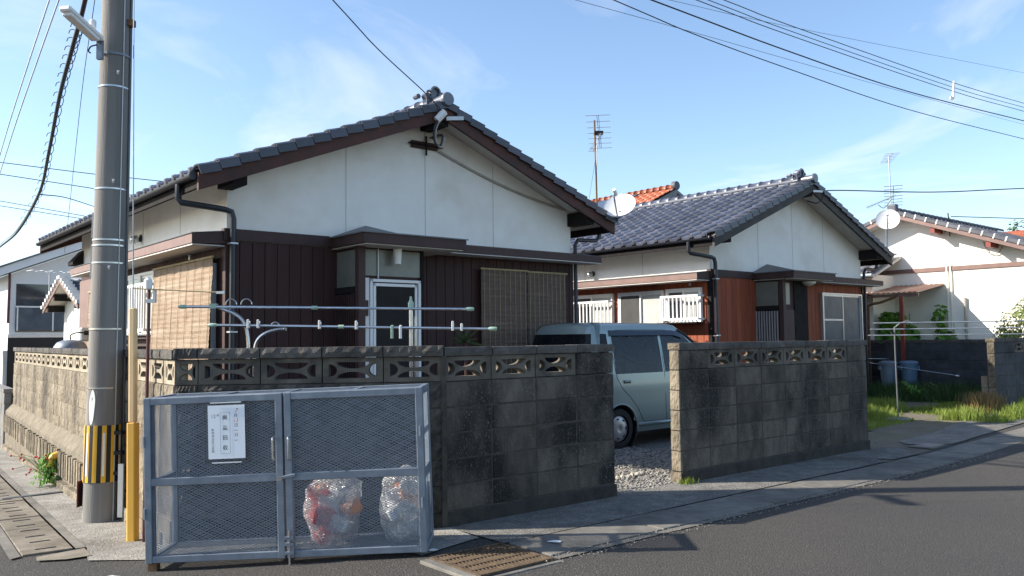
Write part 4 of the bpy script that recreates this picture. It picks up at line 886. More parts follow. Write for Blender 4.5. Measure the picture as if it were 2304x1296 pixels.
# ------------------------------------------------------------------ garbage cage
cg = thing('garbage_cage', 'grey steel mesh garbage cage with double doors in front of the wall', 'cage', (-2.483, 5.68, -.038), 0)
cg.rotation_euler = (0, -radians(1.75), 0)
CW, CH, CD, TB_ = 1.895, 1.11, .47, .042
def mesh_panel(w, h, lw=.034, sw=.0165, st=.0036, th=.0025):
    m = MB(); nx = int(w/(lw/2)); nz = int(h/(sw/2)); dx = w/nx; dz = h/nz
    for j in range(nz):
        for i in range(nx):
            if (i + j) % 2 == 0: p, q = (i*dx, j*dz), ((i + 1)*dx, (j + 1)*dz)
            else: p, q = (i*dx, (j + 1)*dz), ((i + 1)*dx, j*dz)
            n = len(m.v); h2 = st/2
            m.v += [(p[0], -th, p[1] - h2), (q[0], -th, q[1] - h2), (q[0], -th, q[1] + h2), (p[0], -th, p[1] + h2), (p[0], 0, p[1] + h2*.2), (q[0], 0, q[1] + h2*.2)]
            m.f += [(n, n + 1, n + 2, n + 3), (n + 3, n + 2, n + 5, n + 4), (n + 1, n, n + 4, n + 5)]
    return m
def raw(mb, name, mat, parent, M4=None):
    me = bpy.data.meshes.new(name); me.from_pydata(mb.v, [], mb.f); me.materials.append(M[mat]); return stuff(link(name, me, parent, mat=M4 or Matrix.Identity(4)))
posts = [(0, 0), (CW - TB_, 0), (0, CD - TB_), (CW - TB_, CD - TB_)]
for x, y in posts: MB().box(x, x + TB_, y + .03 if y == 0 else y, y + TB_ + (.03 if y == 0 else 0), 0, CH).build('corner_upright', 'galv', cg, bevel=.003)
for z in (0, CH - TB_):
    for y in (.03, CD - TB_): MB().box(TB_, CW - TB_, y, y + TB_, z + .001, z + TB_ - .001).build('long_rail', 'galv', cg, bevel=.003)
    for x in (0, CW - TB_): MB().box(x + .001, x + TB_ - .001, .03 + TB_, CD - TB_, z + .001, z + TB_ - .001).build('side_rail', 'galv', cg, bevel=.003)
for x in (0, CW - TB_): MB().box(x + .004, x + TB_ - .004, .03 + TB_, CD - TB_, .52, .55).build('side_rail', 'galv', cg)
raw(mesh_panel(CW - 2*TB_, CD - 2*TB_ - .03, .05, .024), 'top_mesh', 'galvlight', cg, Matrix.Translation((TB_, .03 + TB_, CH - .012)) @ Matrix.Rotation(-pi/2, 4, 'X'))
for x in (.47, .93, 1.40): MB().box(x, x + .03, .03 + TB_, CD - TB_, CH - .03, CH - .002).build('top_cross_bar', 'galv', cg)
panel_b = mesh_panel(CW - 2*TB_, CH - 2*TB_, .05, .024); raw(panel_b, 'back_mesh', 'galvlight', cg, Matrix.Translation((TB_, CD - .02, TB_)))
ps = mesh_panel(CD - 2*TB_ - .03, CH - 2*TB_)
for x in (.012, CW - .012): raw(ps, 'side_mesh', 'galvlight', cg, Matrix.Translation((x, .03 + TB_, TB_)) @ Matrix.Rotation(pi/2, 4, 'Z'))
fl = mesh_panel(CW - 2*TB_, CD - 2*TB_ - .03, .05, .024); raw(fl, 'floor_mesh', 'galvlight', cg, Matrix.Translation((TB_, .03 + TB_, .03)) @ Matrix.Rotation(-pi/2, 4, 'X'))
DW = (CW - .014)/2
for k in range(2):
    x0 = k*(DW + .014); t = .046
    d_ = MB().box(x0, x0 + t, -.015, .028, .002, CH - .002).build('door', 'galv', cg, bevel=.003)
    MB().box(x0 + DW - t, x0 + DW, -.015, .028, .002, CH - .002).build('door_stile', 'galv', d_, bevel=.003)
    for z, nm in ((.004, 'door_rail'), (.515, 'door_rail'), (CH - t - .004, 'door_rail')): MB().box(x0 + t, x0 + DW - t, -.013, .026, z, z + t + (.006 if z > .4 and z < .6 else 0)).build(nm, 'galv', d_, bevel=.003)
    pm_ = mesh_panel(DW - 2*t, .515 - t); raw(pm_, 'door_mesh', 'galvlight', d_, Matrix.Translation((x0 + t, .012, t)))
    pm_ = mesh_panel(DW - 2*t, CH - .515 - 2*t - .01); raw(pm_, 'door_mesh', 'galvlight', d_, Matrix.Translation((x0 + t, .012, .515 + t + .006)))
    hx = x0 + (DW - .055 if k == 0 else .035)
    MB().tube(curve_pts([(hx, -.015, .66), (hx, -.05, .66), (hx, -.055, .69), (hx, -.055, .78), (hx, -.05, .81), (hx, -.015, .81)], 4), .007, 8).build('handle', 'steel', d_, auto=True)
lt = MB().bar((DW - .03, -.024, .535), (DW + .085, -.024, .555), .014, .022, (0, 0, 1)).build('latch_bar', 'galv', cg, bevel=.003)
MB().lathe([(0, 0), (.018, 0), (.018, .016), (0, .016)], 12, Matrix.Translation((DW - .02, -.018, .537)) @ Matrix.Rotation(pi/2, 4, 'X')).build('latch_pivot', 'steel', lt)
bo = MB().tube([(DW + .035, -.03, -.07), (DW + .035, -.03, .19)], .008, 8).build('drop_bolt', 'steel', cg)
for z in (.03, .09, .13): MB().box(DW + .005, DW + .065, -.042, -.018, z, z + .018).build('bolt_keeper', 'galv', bo)
MB().box(.01, .07, .0, .06, -.05, -.002).build('foot', 'rust', cg)
for x in (.03, DW + .03, CW - .02): 
    for z in (.30, .78):
        if x != DW + .03: MB().tube([(x - (.028 if x < 1 else -.0), -.018, z), (x - (.028 if x < 1 else 0), -.018, z + .07)], .008, 6).build('hinge', 'galv', cg)
# notice on the left door
no = thing('paper_notice', 'white printed collection notice in a clear sleeve on the cage door', 'notice', (-2.483, 5.68, -.038), 0); no.rotation_euler = (0, -radians(1.75), 0)
ncx, ncz = .565, .862
pp = MB().box(ncx - .125, ncx + .125, -.0195, -.0185, ncz - .18, ncz + .18).build('paper', 'paper', no)
MB().box(ncx - .15, ncx + .165, -.0178, -.0172, ncz - .215, ncz + .205).build('clear_sleeve', 'sleeve', no)
for z, w in ((ncz + .198, .105), (ncz - .205, .10)): MB().box(ncx - w, ncx + w, -.0255, -.0218, z - .004, z + .003).build('sleeve_strip', 'silvert', no)
def put_text(body, x, z, size, mat, vertical=False, sp=1.0, rot=0.0, shear=0.0):
    me = text_mesh(body, size, mat, vertical, sp, shear); link('lettering', me, pp, mat=Matrix.Translation((ncx + x, -.0202, ncz + z)) @ Matrix.Rotation(rot, 4, 'Y'))
for ch, z in zip('廃品回収', (.095, .025, -.041, -.108)): put_text(ch, -.010, z, .034, 'ink'); put_text(ch, -.0092, z, .034, 'ink')
fb = MB()
for x0, x1, z0_, z1_ in ((-.042, -.0405, -.146, .132), (.0235, .025, -.146, .132), (-.042, .025, .1305, .132), (-.042, .025, -.146, -.1445)): fb.box(ncx + x0, ncx + x1, -.0204, -.0200, ncz + z0_, ncz + z1_)
fb.build('printed_frame', 'inkgrey', pp)
put_text('7', .066, .140, .040, 'inkred', shear=.3); put_text('月', .064, .106, .028, 'ink'); put_text('13', .062, .073, .034, 'inkred', shear=.3); put_text('日', .066, .042, .028, 'ink')
put_text('(', .066, .008, .030, 'ink', rot=pi/2); put_text('日', .066, -.023, .028, 'ink'); put_text(')', .066, -.058, .030, 'ink', rot=pi/2)
put_text('12', -.088, .106, .034, 'inkgrey'); put_text('組', -.056, .113, .018, 'inkgrey')
for k, ch in enumerate('新地自治区公民館'): put_text(ch, -.093, .014 - .0205*k, .020, 'ink')
# bags inside
def bag(label, x, y, w, d, h, mat, seed, lean=0.0, hunch=.0):
    t = MB(); n, m = 36, 26
    for j in range(m + 1):
        s = j/m; z = h*s
        prof = .80 + .20*sin(pi*min(1, s*2.2)/2) - .10*max(0, (s - .6)/.4)**1.5
        if s < .06: prof *= .80 + .2*s/.06
        if s > .86: prof *= 1 - .62*((s - .86)/.14)**1.6
        for k in range(n):
            a = 2*pi*k/n; ca, sa = cos(a), sin(a); q = (abs(ca)**3 + abs(sa)**3)**(-1/3)
            dsp = 1 + .16*noise.noise(Vector((ca*1.6 + seed, sa*1.6, z*5))) + .09*noise.noise(Vector((ca*4, sa*4 + seed, z*14))) + (.25*noise.noise(Vector((ca*3, sa*3, seed*2))) if s > .85 else 0)
            t.v.append((ca*q*w/2*prof*dsp + lean*s*s*h + hunch*sin(pi*s), sa*q*d/2*prof*dsp, z + (.09*(s - .5)*noise.noise(Vector((ca*2.2, sa*2.2, seed))) if s > .5 else 0)))
    for j in range(m):
        for k in range(n): t.f.append((j*n + k, j*n + (k + 1) % n, (j + 1)*n + (k + 1) % n, (j + 1)*n + k))
    t.f.append(tuple(range(m*n, m*n + n)))
    T = thing('garbage_bag', label, 'garbage bag', Matrix.Translation(cg.location) @ cg.rotation_euler.to_matrix().to_4x4() @ Vector((x, y, .036)), seed*.7)
    T.rotation_euler = (0, -radians(1.75), 0)
    t.build('film', 'bag', T, smooth=True)
    random.seed(seed)
    for q in range(16):
        zz = .07 + (h - .17)*(q/15); rr_ = random.uniform(.08, .30); aa = random.uniform(0, 2*pi); sz = [random.uniform(.06, .10) for _ in range(3)]
        pk_ = MB().box(-sz[0], sz[0], -sz[1]*.8, sz[1]*.8, -sz[2]*.6, sz[2]*.6).mesh('package', 'pack_' + mat[q % len(mat)], bevel=.018, seg=2, smooth=True)
        link('package', pk_, T, mat=Matrix.Translation((rr_*w*cos(aa) + hunch*.5, rr_*d*sin(aa)*.7, zz)) @ Matrix.Rotation(random.uniform(-.8, .8), 4, 'Y') @ Matrix.Rotation(random.uniform(0, 3), 4, 'Z'))
    kn = MB(); kn.tube(curve_pts([(lean*h - .03, 0, h - .06), (lean*h - .01, .01, h - .005), (lean*h + .05, .0, h + .012), (lean*h + .09, .02, h - .02)], 4), [.05, .045, .035, .028, .024, .026, .032, .034, .030, .028, .026, .022, .010], 8)
    kn.build('tied_neck', 'bag', T, smooth=True); return T
bag('clear garbage bag with red contents, left one inside the cage', 1.22, .26, .38, .30, .45, ('red', 'orange', 'red', 'pink', 'white', 'slate', 'white'), 3, hunch=-.02)
bag('clear garbage bag with orange contents, right one inside the cage', 1.70, .27, .30, .28, .47, ('white', 'white', 'orange', 'white', 'tan', 'white', 'orange'), 8)
# litter near the cage
for k, (lb, x, y, s) in enumerate((('small white scrap lying on the gutter edge beyond the drain grate', .28, 5.95, 1.0), ('crushed white scrap on the asphalt below the cage corner', -2.62, 5.50, .9), ('white paper strip on the ground right of the cage', -.56, 5.78, .8))):
    m = MB(); P = [(.05*s*cos(a)*(1 + .3*noise.noise(Vector((a, k, 0)))), .03*s*sin(a), .006 + .006*noise.noise(Vector((a, 3, k)))) for a in [2*pi*i/10 for i in range(10)]]
    n = len(m.v); m.v += P + [(0, 0, .016)]; m.f += [(i, (i + 1) % 10, 10) for i in range(10)]
    tag(m.build('litter', 'whitep', loc=(x, y, gz(x, y) + .012)), lb, 'litter')

# ------------------------------------------------------------------ laundry stand in the near yard
def stand(label, x, y, arms, mt='steel'):
    t = thing('laundry_stand', label, 'laundry stand', (x, y, 0), 0)
    MB().lathe([(0, 0), (.2, 0), (.2, .08), (.16, .1), (0, .1)], 20).build('base', 'found', t, auto=True)
    for nm, pts, r in arms: MB().tube(curve_pts(pts, 5) if len(pts) > 2 else pts, r, 10).build(nm, mt, t, auto=True)
    return t
ls = stand('stainless laundry stand with two curved arms near the corner drainpipe', -2.42, 7.6, [('upright', [(0, 0, .05), (.0, 0, 1.30)], .019), ('upright', [(.05, .0, .05), (.06, 0, 1.30)], .019),
    ('curved_arm', [(0, 0, 1.28), (0, 0, 1.45), (-.03, .0, 1.60), (-.12, 0, 1.70), (-.31, .0, 1.775)], .017), ('curved_arm', [(.06, 0, 1.28), (.07, 0, 1.42), (.13, -.02, 1.50), (.24, -.04, 1.545), (.36, -.06, 1.56)], .017)])
MB().box(-.35, -.29, -.03, .03, 1.755, 1.80).build('arm_cap', 'greenp', ls)
for x0 in (-.16, -.02): MB().tube([(x0 + .05*cos(t), 0, 1.79 + .05*sin(t)) for t in [pi*k/8 for k in range(9)]], .006, 6).build('hook_wire', 'steel', ls)
MB().tube([(.28 + .04*cos(t), -.12, 1.58 + .04*sin(t)) for t in [pi*k/8 for k in range(9)]], .006, 6).build('hook_wire', 'steel', ls)
rs = stand('stainless laundry stand with green knob in front of the screen door', -.93, 7.6, [('upright', [(0, 0, .05), (0, 0, 1.74)], .019), ('upright', [(.035, .03, .05), (.035, .03, 1.66)], .015)])
MB().lathe([(0, 0), (.025, .0), (.028, .05), (.012, .08), (.010, .11), (.0, .115)], 12, Matrix.Translation((0, -.0, 1.735))).build('knob', 'greenp', rs, auto=True)
def lpole(label, p, q, r=.0135, caps='greenp', joint=True, mt='steel'):
    p = Vector(p); q = Vector(q); d = (q - p).normalized(); t = thing('laundry_pole', label, 'laundry pole', p, 0); e = q - p
    MB().tube([(0, 0, 0), e*.46], r, 10).build('tube', mt, t, auto=True); MB().tube([e*.46, e], r*.85, 10).build('tube', mt, t, auto=True)
    if joint: MB().tube([e*.45, e*.47], r*1.35, 10).build('joint_collar', caps, t, auto=True)
    for a, b in ((-.03, .05), (e.length - .05, e.length + .03)): MB().tube([d*a, d*(a + .02), d*(b - .02), d*b], [r*.7, r*1.4, r*1.4, r*1.1], 10).build('end_cap', caps, t, auto=True)
    return t
lpole('upper stainless laundry pole with green end caps above the block wall', (-3.03, 7.585, 1.775), (-.38, 7.585, 1.725))
lpole('lower stainless laundry pole carrying white pegs above the block wall', (-2.71, 7.46, 1.60), (-.17, 7.46, 1.54))
def peg(label, x, mat, up_, tall=.075):
    t = thing('laundry_peg', label, 'peg', (x, 7.445, 1.60 - (x + 2.71)*.0236), 0, 'pegs on the lower laundry pole'); s = 1 if up_ else -1
    MB().box(-.014, .014, -.022, -.014, -.02*s if s > 0 else .02, tall*s if s > 0 else .02 - .0, ) if False else None
    m = MB(); lo, hi = (-.022, tall) if up_ else (-tall, .022)
    m.box(-.010, .010, -.022, -.015, lo, hi*.8); m.box(-.010, .010, .015, .022, lo, hi*.6 if up_ else hi); m.box(-.012, .012, -.017, .017, (.02 if up_ else -.034), (.03 if up_ else -.022))
    m.build('jaw', mat, t, bevel=.003)
    MB().lathe([(.016, -.007), (.021, -.007), (.021, .007), (.016, .007)], 12, Matrix.Rotation(pi/2, 4, 'Y'), cap=False).build('spring_ring', mat, t)
    return t
for lb, x, mat, u, tl in (('white peg nearest the left end of the lower laundry pole', -2.37, 'whitep', True, .07), ('second white peg from the left end of the lower pole', -2.28, 'whitep', True, .07), ('white peg on the lower pole before the dark lattice entry', -1.73, 'whitep', True, .07),
                          ('white peg on the lower pole beside the porch post', -1.40, 'whitep', True, .07), ('pale green peg hanging from the lower pole at the screen door', -1.08, 'greenp', False, .10), ('white peg hanging from the lower pole beside the green peg', -1.005, 'whitep', False, .10),
                          ('taller white peg near the right end of the lower pole', -.535, 'whitep', True, .08), ('shorter white peg nearest the right end of the lower pole', -.455, 'whitep', True, .055)): peg(lb, x, mat, u, tl)
# gravel in the gate and yard
def stones(name, n, area, s0, s1, seed, zf):
    random.seed(seed); m = MB()
    base = [(1, 0, 0), (-.5, .85, 0), (-.5, -.85, 0), (.2, .1, .75), (0, 0, -.4), (.55, .7, .35), (.5, -.75, .3), (-.9, .05, .4)]
    F = [(0, 5, 3), (5, 1, 3), (1, 7, 3), (7, 2, 3), (2, 6, 3), (6, 0, 3), (0, 4, 5), (5, 4, 1), (1, 4, 7), (7, 4, 2), (2, 4, 6), (6, 4, 0)]
    for _ in range(n):
        u = random.uniform(area[0], area[1]); v = random.uniform(area[2], area[3]); p = fr(TW, u, v); s = random.uniform(s0, s1); a = random.uniform(0, 2*pi); sq = random.uniform(.5, 1)
        k = len(m.v)
        for x, y, z in base:
            j = 1 + random.uniform(-.2, .2); m.v.append((p.x + s*j*(x*cos(a) - y*sin(a)*sq), p.y + s*j*(x*sin(a) + y*cos(a)*sq), zf + s*(z*random.uniform(.7, 1.1) + .15)))
        m.f += [tuple(k + i for i in f) for f in F]
    me = bpy.data.meshes.new(name); me.from_pydata(m.v, [], m.f); me.materials.append(M['stone']); return stuff(tag(link(name, me), 'loose grey gravel covering the yard behind the gate gap', 'gravel'))
stones('gravel', 7000, (5.3, 8.2, 5.36, 7.6), .010, .026, 3, .002)
sg = stones('gravel', 3500, (8.2, 12.2, 5.6, 7.2), .010, .022, 4, .002); sg['label'] = 'shaded gravel spread across the driveway beside the dark wall end'
gt_ = stones('road_grit', 1400, (3.6, 13.0, 4.02, 4.22), .003, .009, 9, .006); gt_['label'] = 'fine grit gathered along the road edge by the gutter slabs'; gt_['category'] = 'grit'
random.seed(5)
for k in range(9):
    u, v = 6.02 + k*.075, 5.95 + random.uniform(-.015, .015); p = fr(TW, u, v)
    m = MB().sphere((0, 0, .018), (random.uniform(.03, .045), random.uniform(.022, .03), random.uniform(.02, .032)), 8, 6)
    for i, c in enumerate(m.v): m.v[i] = tuple(Vector(c)*(1 + .2*noise.noise(Vector(c)*40 + Vector((k, 0, 0)))))
    o = m.build('edging_stone', 'pebble', loc=(p.x, p.y, 0), rz=random.uniform(0, 3))
    tag(o, ('leftmost', 'second', 'third', 'fourth', 'fifth', 'sixth', 'seventh', 'eighth', 'rightmost')[k] + ' pale stone of the little row across the gravel gate' + ('' if k in (0, 8) else ', counting from the left'), 'stone', 'row of edging stones')
# ------------------------------------------------------------------ parked car (small tall wagon)
car = thing('parked_car', 'small teal-grey wagon parked behind the wall, seen through the gate gap', 'car', fr(TH, 7.55, 7.36 + .70, 0), TH)
def lerp_tab(t, x):
    for (a, va), (b, vb) in zip(t, t[1:]):
        if x <= b: return va + (vb - va)*max(0, (x - a))/(b - a)
    return t[-1][1]
XRt = [(.2, .05), (.35, -.0), (.55, -.03), (.8, -.01), (.97, .03), (1.25, .075), (1.50, .13), (1.58, .17)]
XFt = [(.2, 3.18), (.35, 3.27), (.55, 3.29), (.70, 3.24), (.80, 3.14), (.88, 2.98), (.94, 2.80), (.985, 2.68), (1.16, 2.52), (1.33, 2.33), (1.50, 2.08), (1.58, 1.94)]
Wt = [(.2, .655), (.32, .69), (.55, .70), (.80, .702), (.97, .69), (1.25, .645), (1.50, .595), (1.58, .565)]
levels = [.20, .28, .36, .44, .50, .56, .62, .68, .74, .80, .86, .92, .975, 1.02, 1.12, 1.22, 1.32, 1.42, 1.50, 1.535, 1.58]
fx = [.15, .20, .26, .32, .375, .42, .46, .54, .62, .70, .78, .86, .94, 1.02, 1.10, 1.18, 1.26, 1.34, 1.40, 1.45]
NA = 5; NF = 12; NE = 6
def ringpts(z, inset=0.0, zz=None):
    xr, xf, w = lerp_tab(XRt, z) + inset, lerp_tab(XFt, z) - inset, lerp_tab(Wt, z) - inset
    r = .13; side = []
    x0 = xr + r
    side += [x0 + (.15 + inset*.3 - x0)*k/2 for k in range(2)] if x0 < .15 else [min(x0, .15), .15]
    side = [x0, (x0 + .15)/2] if True else side
    body = [max(x, x0 + .01*i) for i, x in enumerate(fx)] if inset == 0 else [max(x, x0 + .01*i) for i, x in enumerate(fx)]
    xe = xf - r
    tail = [1.45 + (xe - 1.45)*k/NF for k in range(1, NF + 1)]
    S = side + body + tail
    P = []
    for x in S: P.append((x, -w))                                   # right side, rear to front
    for k in range(1, NA): a = -pi/2 + (pi/2)*k/NA; P.append((xe + r*cos(a), -w + r + r*sin(a)))
    for k in range(NE + 1): y = (-w + r) + 2*(w - r)*k/NE; P.append((xf + .04*(1 - (y/w)**2), y))
    for k in range(1, NA): a = (pi/2)*k/NA; P.append((xe + r*cos(a), w - r + r*sin(a)))
    for x in reversed(S): P.append((x, w))
    for k in range(1, NA): a = pi/2 + (pi/2)*k/NA; P.append((x0 + r*cos(a), w - r + r*sin(a)))
    for k in range(NE + 1): y = (w - r) - 2*(w - r)*k/NE; P.append((xr - .03*(1 - (y/w)**2), y))
    for k in range(1, NA): a = pi + (pi/2)*k/NA; P.append((x0 + r*cos(a), -w + r + r*sin(a)))
    return [(x, y, zz if zz is not None else z) for x, y in P], len(S)
rings = []
for z in levels:
    p, ns_ = ringpts(z); rings.append(p)
for ins, zz in ((.03, 1.612), (.08, 1.632), (.16, 1.645), (.30, 1.655), (.44, 1.66)):
    p, ns_ = ringpts(1.58, ins, zz); rings.append(p)
NP = len(rings[0]); NSd = ns_
def regions(i, k):
    """which pane (if any) the face at level i, column k belongs to"""
    if i >= len(levels) - 1: return None
    z0_, z1_ = levels[i], levels[i + 1]; zc = (z0_ + z1_)/2
    P = rings[i][k]; Q = rings[i][(k + 1) % NP]; xc = (P[0] + Q[0])/2
    if k < NSd - 1 or NSd + NA - 1 + NE + 1 + NA - 1 <= k < 2*NSd + NA - 1 + NE + 1 + NA - 2:
        sd_ = 'right' if k < NSd - 1 else 'left'
        kk = k if sd_ == 'right' else (2*NSd + 2*(NA - 1) + NE + 1 - 2 - k)
        ci = kk - 2
        if 0 <= ci < 4 and 1.02 < zc < 1.50: return 'quarter_' + sd_
        if 6 <= ci < 18 and .975 < zc < 1.535: return 'rear_door_' + sd_
        if ci >= 19 and ci < 19 + NF - 1 and .975 < zc < 1.535: return 'front_door_' + sd_
        return None
    if NSd + 1 <= k < NSd + NA - 1 + NE + NA - 3 and .985 < zc < 1.55: return 'windscreen'
    b0 = 2*NSd + 2*(NA - 1) + NE + 1
    if b0 + 2 <= k < b0 + NA + NE + 1 and .975 < zc < 1.50: return 'tailgate'
    return None
bodyf, panes = [], {}
WC = [(.53, .265), (2.87, .265)]
for i in range(len(rings) - 1):
    for k in range(NP):
        q = (i*NP + k, i*NP + (k + 1) % NP, (i + 1)*NP + (k + 1) % NP, (i + 1)*NP + k)
        rg = regions(i, k)
        if rg: panes.setdefault(rg, []).append(q); continue
        bodyf.append(q)
V = [p for r in rings for p in r]
# wheel arches: cut with a smooth circle by pulling vertices
def arch_cut(verts, faces):
    out_ = []
    for f in faces:
        c = sum((Vector(verts[i]) for i in f), Vector())/len(f)
        if abs(c.y) > .5 and any((c.x - wx)**2 + (c.z - wz)**2 < .315**2 for wx, wz in WC): continue
        out_.append(f)
    return out_
VV = [list(v) for v in V]
for v in VV:
    if abs(v[1]) > .5 and v[2] < .70:
        for wx, wz in WC:
            dx, dz = v[0] - wx, v[2] - wz; r = sqrt(dx*dx + dz*dz)
            if .27 < r < .355: v[0] = wx + dx/r*.315; v[2] = wz + dz/r*.315
bodyf = arch_cut(VV, bodyf)
me = bpy.data.meshes.new('body'); me.from_pydata(VV, [], bodyf + [tuple(range((len(rings) - 1)*NP, len(rings)*NP))]); me.materials.append(M['paint']); me.shade_smooth(); me.set_sharp_from_angle(angle=radians(38))
bd = link('body', me, car)
# dark inner shell
c0 = Vector((1.4, 0, .9)); inn = [tuple(Vector((c0.x + (v[0] - c0.x)*.975, v[1]*.95, .9 + (v[2] - .9)*.965))) for v in VV]
me = bpy.data.meshes.new('cabin_lining'); me.from_pydata(inn, [], [f for f in bodyf if all(V[i][2] > .4 for i in f)]); me.materials.append(M['cabin']); me.shade_smooth(); link('cabin_lining', me, car)
for nm, fs in panes.items():
    ids = sorted({i for f in fs for i in f}); mp_ = {j: n for n, j in enumerate(ids)}
    c = [Vector(V[i]) for i in ids]; me = bpy.data.meshes.new('window')
    me.from_pydata([tuple(Vector((1.4 + (v.x - 1.4)*.9965, v.y*.993, v.z))) for v in c], [], [tuple(mp_[i] for i in f) for f in fs])
    me.materials.append(M['cdark' if nm in ('tailgate',) or nm.startswith('quarter') else 'cglass']); me.shade_smooth()
    o = link('window', me, car); o['label'] = nm.replace('_', ' ') + ' glass'
def surf(x, z, off=.002):
    """point on the right flank"""
    return Vector((x, -lerp_tab(Wt, z) - off, z))
# door seams and visor
def seam(pts, w=.006):
    for s in (1, -1):
        m = MB(); Q = [surf(x, z, .0015) for x, z in pts]; Q = [Vector((p.x, p.y*s, p.z)) for p in Q]
        m.tube(Q, w/2, 4); m.build('door_seam', 'black', bd)
seam([(.435, 1.53), (.44, 1.25), (.455, 1.0), (.47, .93), (.55, .80), (.72, .66), (.86, .52), (.95, .38), (1.0, .33), (1.45, .325)])
seam([(1.425, 1.53), (1.43, 1.2), (1.43, .97), (1.435, .6), (1.45, .33), (1.8, .325), (2.3, .33)])
seam([(.435, 1.53), (.6, 1.55), (1.2, 1.555), (1.6, 1.55)])
vz = MB()
for s in (1, -1):
    n = len(vz.v); st = [(.43 + 1.50*k/14) for k in range(15)]
    for x in st:
        e = min(1, max(0, (x - 1.75)/.25)); z1_ = 1.545 - .05*e; z0_ = 1.475 - .07*e
        a = surf(x, z1_, .004); b = surf(x, z0_, .022); vz.v += [(a.x, a.y*s, a.z), (b.x, b.y*s, b.z)]
    for k in range(14): vz.f.append((n + 2*k, n + 2*k + 1, n + 2*k + 3, n + 2*k + 2))
vz.build('rain_visor', 'visor', car, smooth=True)
for s in (1, -1):
    ap = MB()
    Q = [surf(x, z, .004) for x, z in ((1.90, 1.565), (2.05, 1.50), (2.20, 1.40), (2.36, 1.27), (2.50, 1.13), (2.60, 1.0))]
    ap.tube([Vector((p.x - .05, p.y*s, p.z - .02)) for p in Q], .022, 6); ap.build('pillar_trim', 'black', car, smooth=True)
    for x in (.60, 1.56):
        h = surf(x, .875, .0); hb = MB().box(x, x + .115, -.012, .012, .862, .892)
        hb.v = [(a, (h.y - .012 + b)*s, c) for a, b, c in hb.v]; ho = hb.build('door_handle', 'paint', bd, bevel=.005)
        MB().box(x - .01, x + .125, -.0035, .0, .848, .862).build('handle_recess', 'black', ho, loc=(0, h.y*s - .002*s, 0))
    MB().tube([surf(x, .30 + .0*x, -.005)*1 if s == 1 else Vector((x, -surf(x, .30, -.005).y, .30)) for x in (.88, 1.4, 2.0, 2.52)], .03, 8).build('sill', 'paint', bd, smooth=True)
    MB().box(2.02, 2.14, -.06, .06, 1.02, 1.14).build('door_mirror', 'black', car, bevel=.03, loc=(.2, -(.76)*s, -.01), seg=2)
# wheels
tp = [(.175, -.075), (.225, -.08), (.252, -.07), (.264, -.04), (.265, .0), (.264, .04), (.252, .07), (.225, .08), (.175, .075)]
for wx, wz in WC:
    for s in (-1, 1):
        w = MB().lathe(tp, 36, Matrix.Rotation(pi/2, 4, 'X'), cap=False).build('wheel', 'tyre', car, auto=True, loc=(wx, .60*s, wz))
        hub = MB(); prof = [(.0, .0), (.03, .0), (.032, -.012), (.055, -.018), (.10, -.008), (.155, .0), (.172, .012), (.178, .03)]
        T = Matrix.Translation((0, .058*s, 0)) @ Matrix.Rotation(-pi/2*s, 4, 'X') @ Matrix.Scale(-1, 4, (0, 0, 1))
        hub.lathe(prof, 36, T, cap=False); hb = hub.build('hubcap', 'hub', w, auto=True)
        for k in range(7):
            a = 2*pi*k/7; c = (.128*cos(a), .128*sin(a)); sl_ = MB().lathe([(0, 0), (.016, 0), (.016, .006), (0, .006)], 10, Matrix.Translation((c[0], .060*s + .003*s, c[1])) @ Matrix.Rotation(a, 4, 'Y').inverted() @ Matrix.Diagonal((.55, 1, 1.5, 1)) @ Matrix.Rotation(pi/2, 4, 'X'))
            sl_.build('hub_slot', 'black', hb)
        ar = MB(); ar.lathe([(.30, 0), (.32, 0), (.32, -.20), (.30, -.20)], 30, Matrix.Translation((wx, (.70 if s > 0 else -.70 + .0)*1.0 - (.01*s), wz)) @ Matrix.Rotation(-pi/2*s, 4, 'X') @ Matrix.Scale(1, 4), cap=False); ar.build('wheel_well', 'black', bd, smooth=True)
        MB().tube([(wx + .318*cos(a), -.698*(-s), wz + .318*sin(a)) for a in [pi*(-.06 + 1.12*k/24) for k in range(25)]], .012, 6).build('arch_lip', 'paint', bd, smooth=True)
# lights, bumper, cabin
for s in (1, -1):
    MB().box(-.05, .06, .53*s - .06, .53*s + .06, .62, .92).build('tail_light', 'lamp', car, bevel=.015)
    MB().box(3.05, 3.22, .5*s - .12, .5*s + .12, .66, .80).build('headlight', 'silvert', car, bevel=.03)
MB().box(-.07, .10, -.62, .62, .28, .48).build('rear_bumper', 'paint', car, bevel=.04, seg=2)
MB().box(-.045, -.03, -.16, .16, .62, .76).build('number_plate', 'yellow', car)
fl_ = MB(); fl_.box(.1, 3.1, -.60, .60, .22, .30); fl_.build('floor_pan', 'cabin', car)
for x, wd_ in ((.75, 1.1), (1.62, .48), (1.62, -.48)):
    yc = 0 if x < 1 else (.30 if wd_ > 0 else -.30); w2 = abs(wd_)/2
    m = MB(); m.box(x, x + .46, yc - w2, yc + w2, .34, .60); m.prism([(x - .02, yc - w2, .55), (x + .10, yc - w2, .55), (x - .04, yc - w2, 1.10), (x - .14, yc - w2, 1.10)], (0, 2*w2, 0)); st_ = m.build('seat', 'seat', car, bevel=.03)
    for yy in ((-.28, .28) if x < 1 else (yc,)): MB().box(x - .15, x - .07, yy - .11, yy + .11, 1.14, 1.30).build('headrest', 'seat', st_, bevel=.03)
MB().box(2.3, 2.75, -.60, .60, .5, .93).build('dashboard', 'cabin', car, bevel=.04)
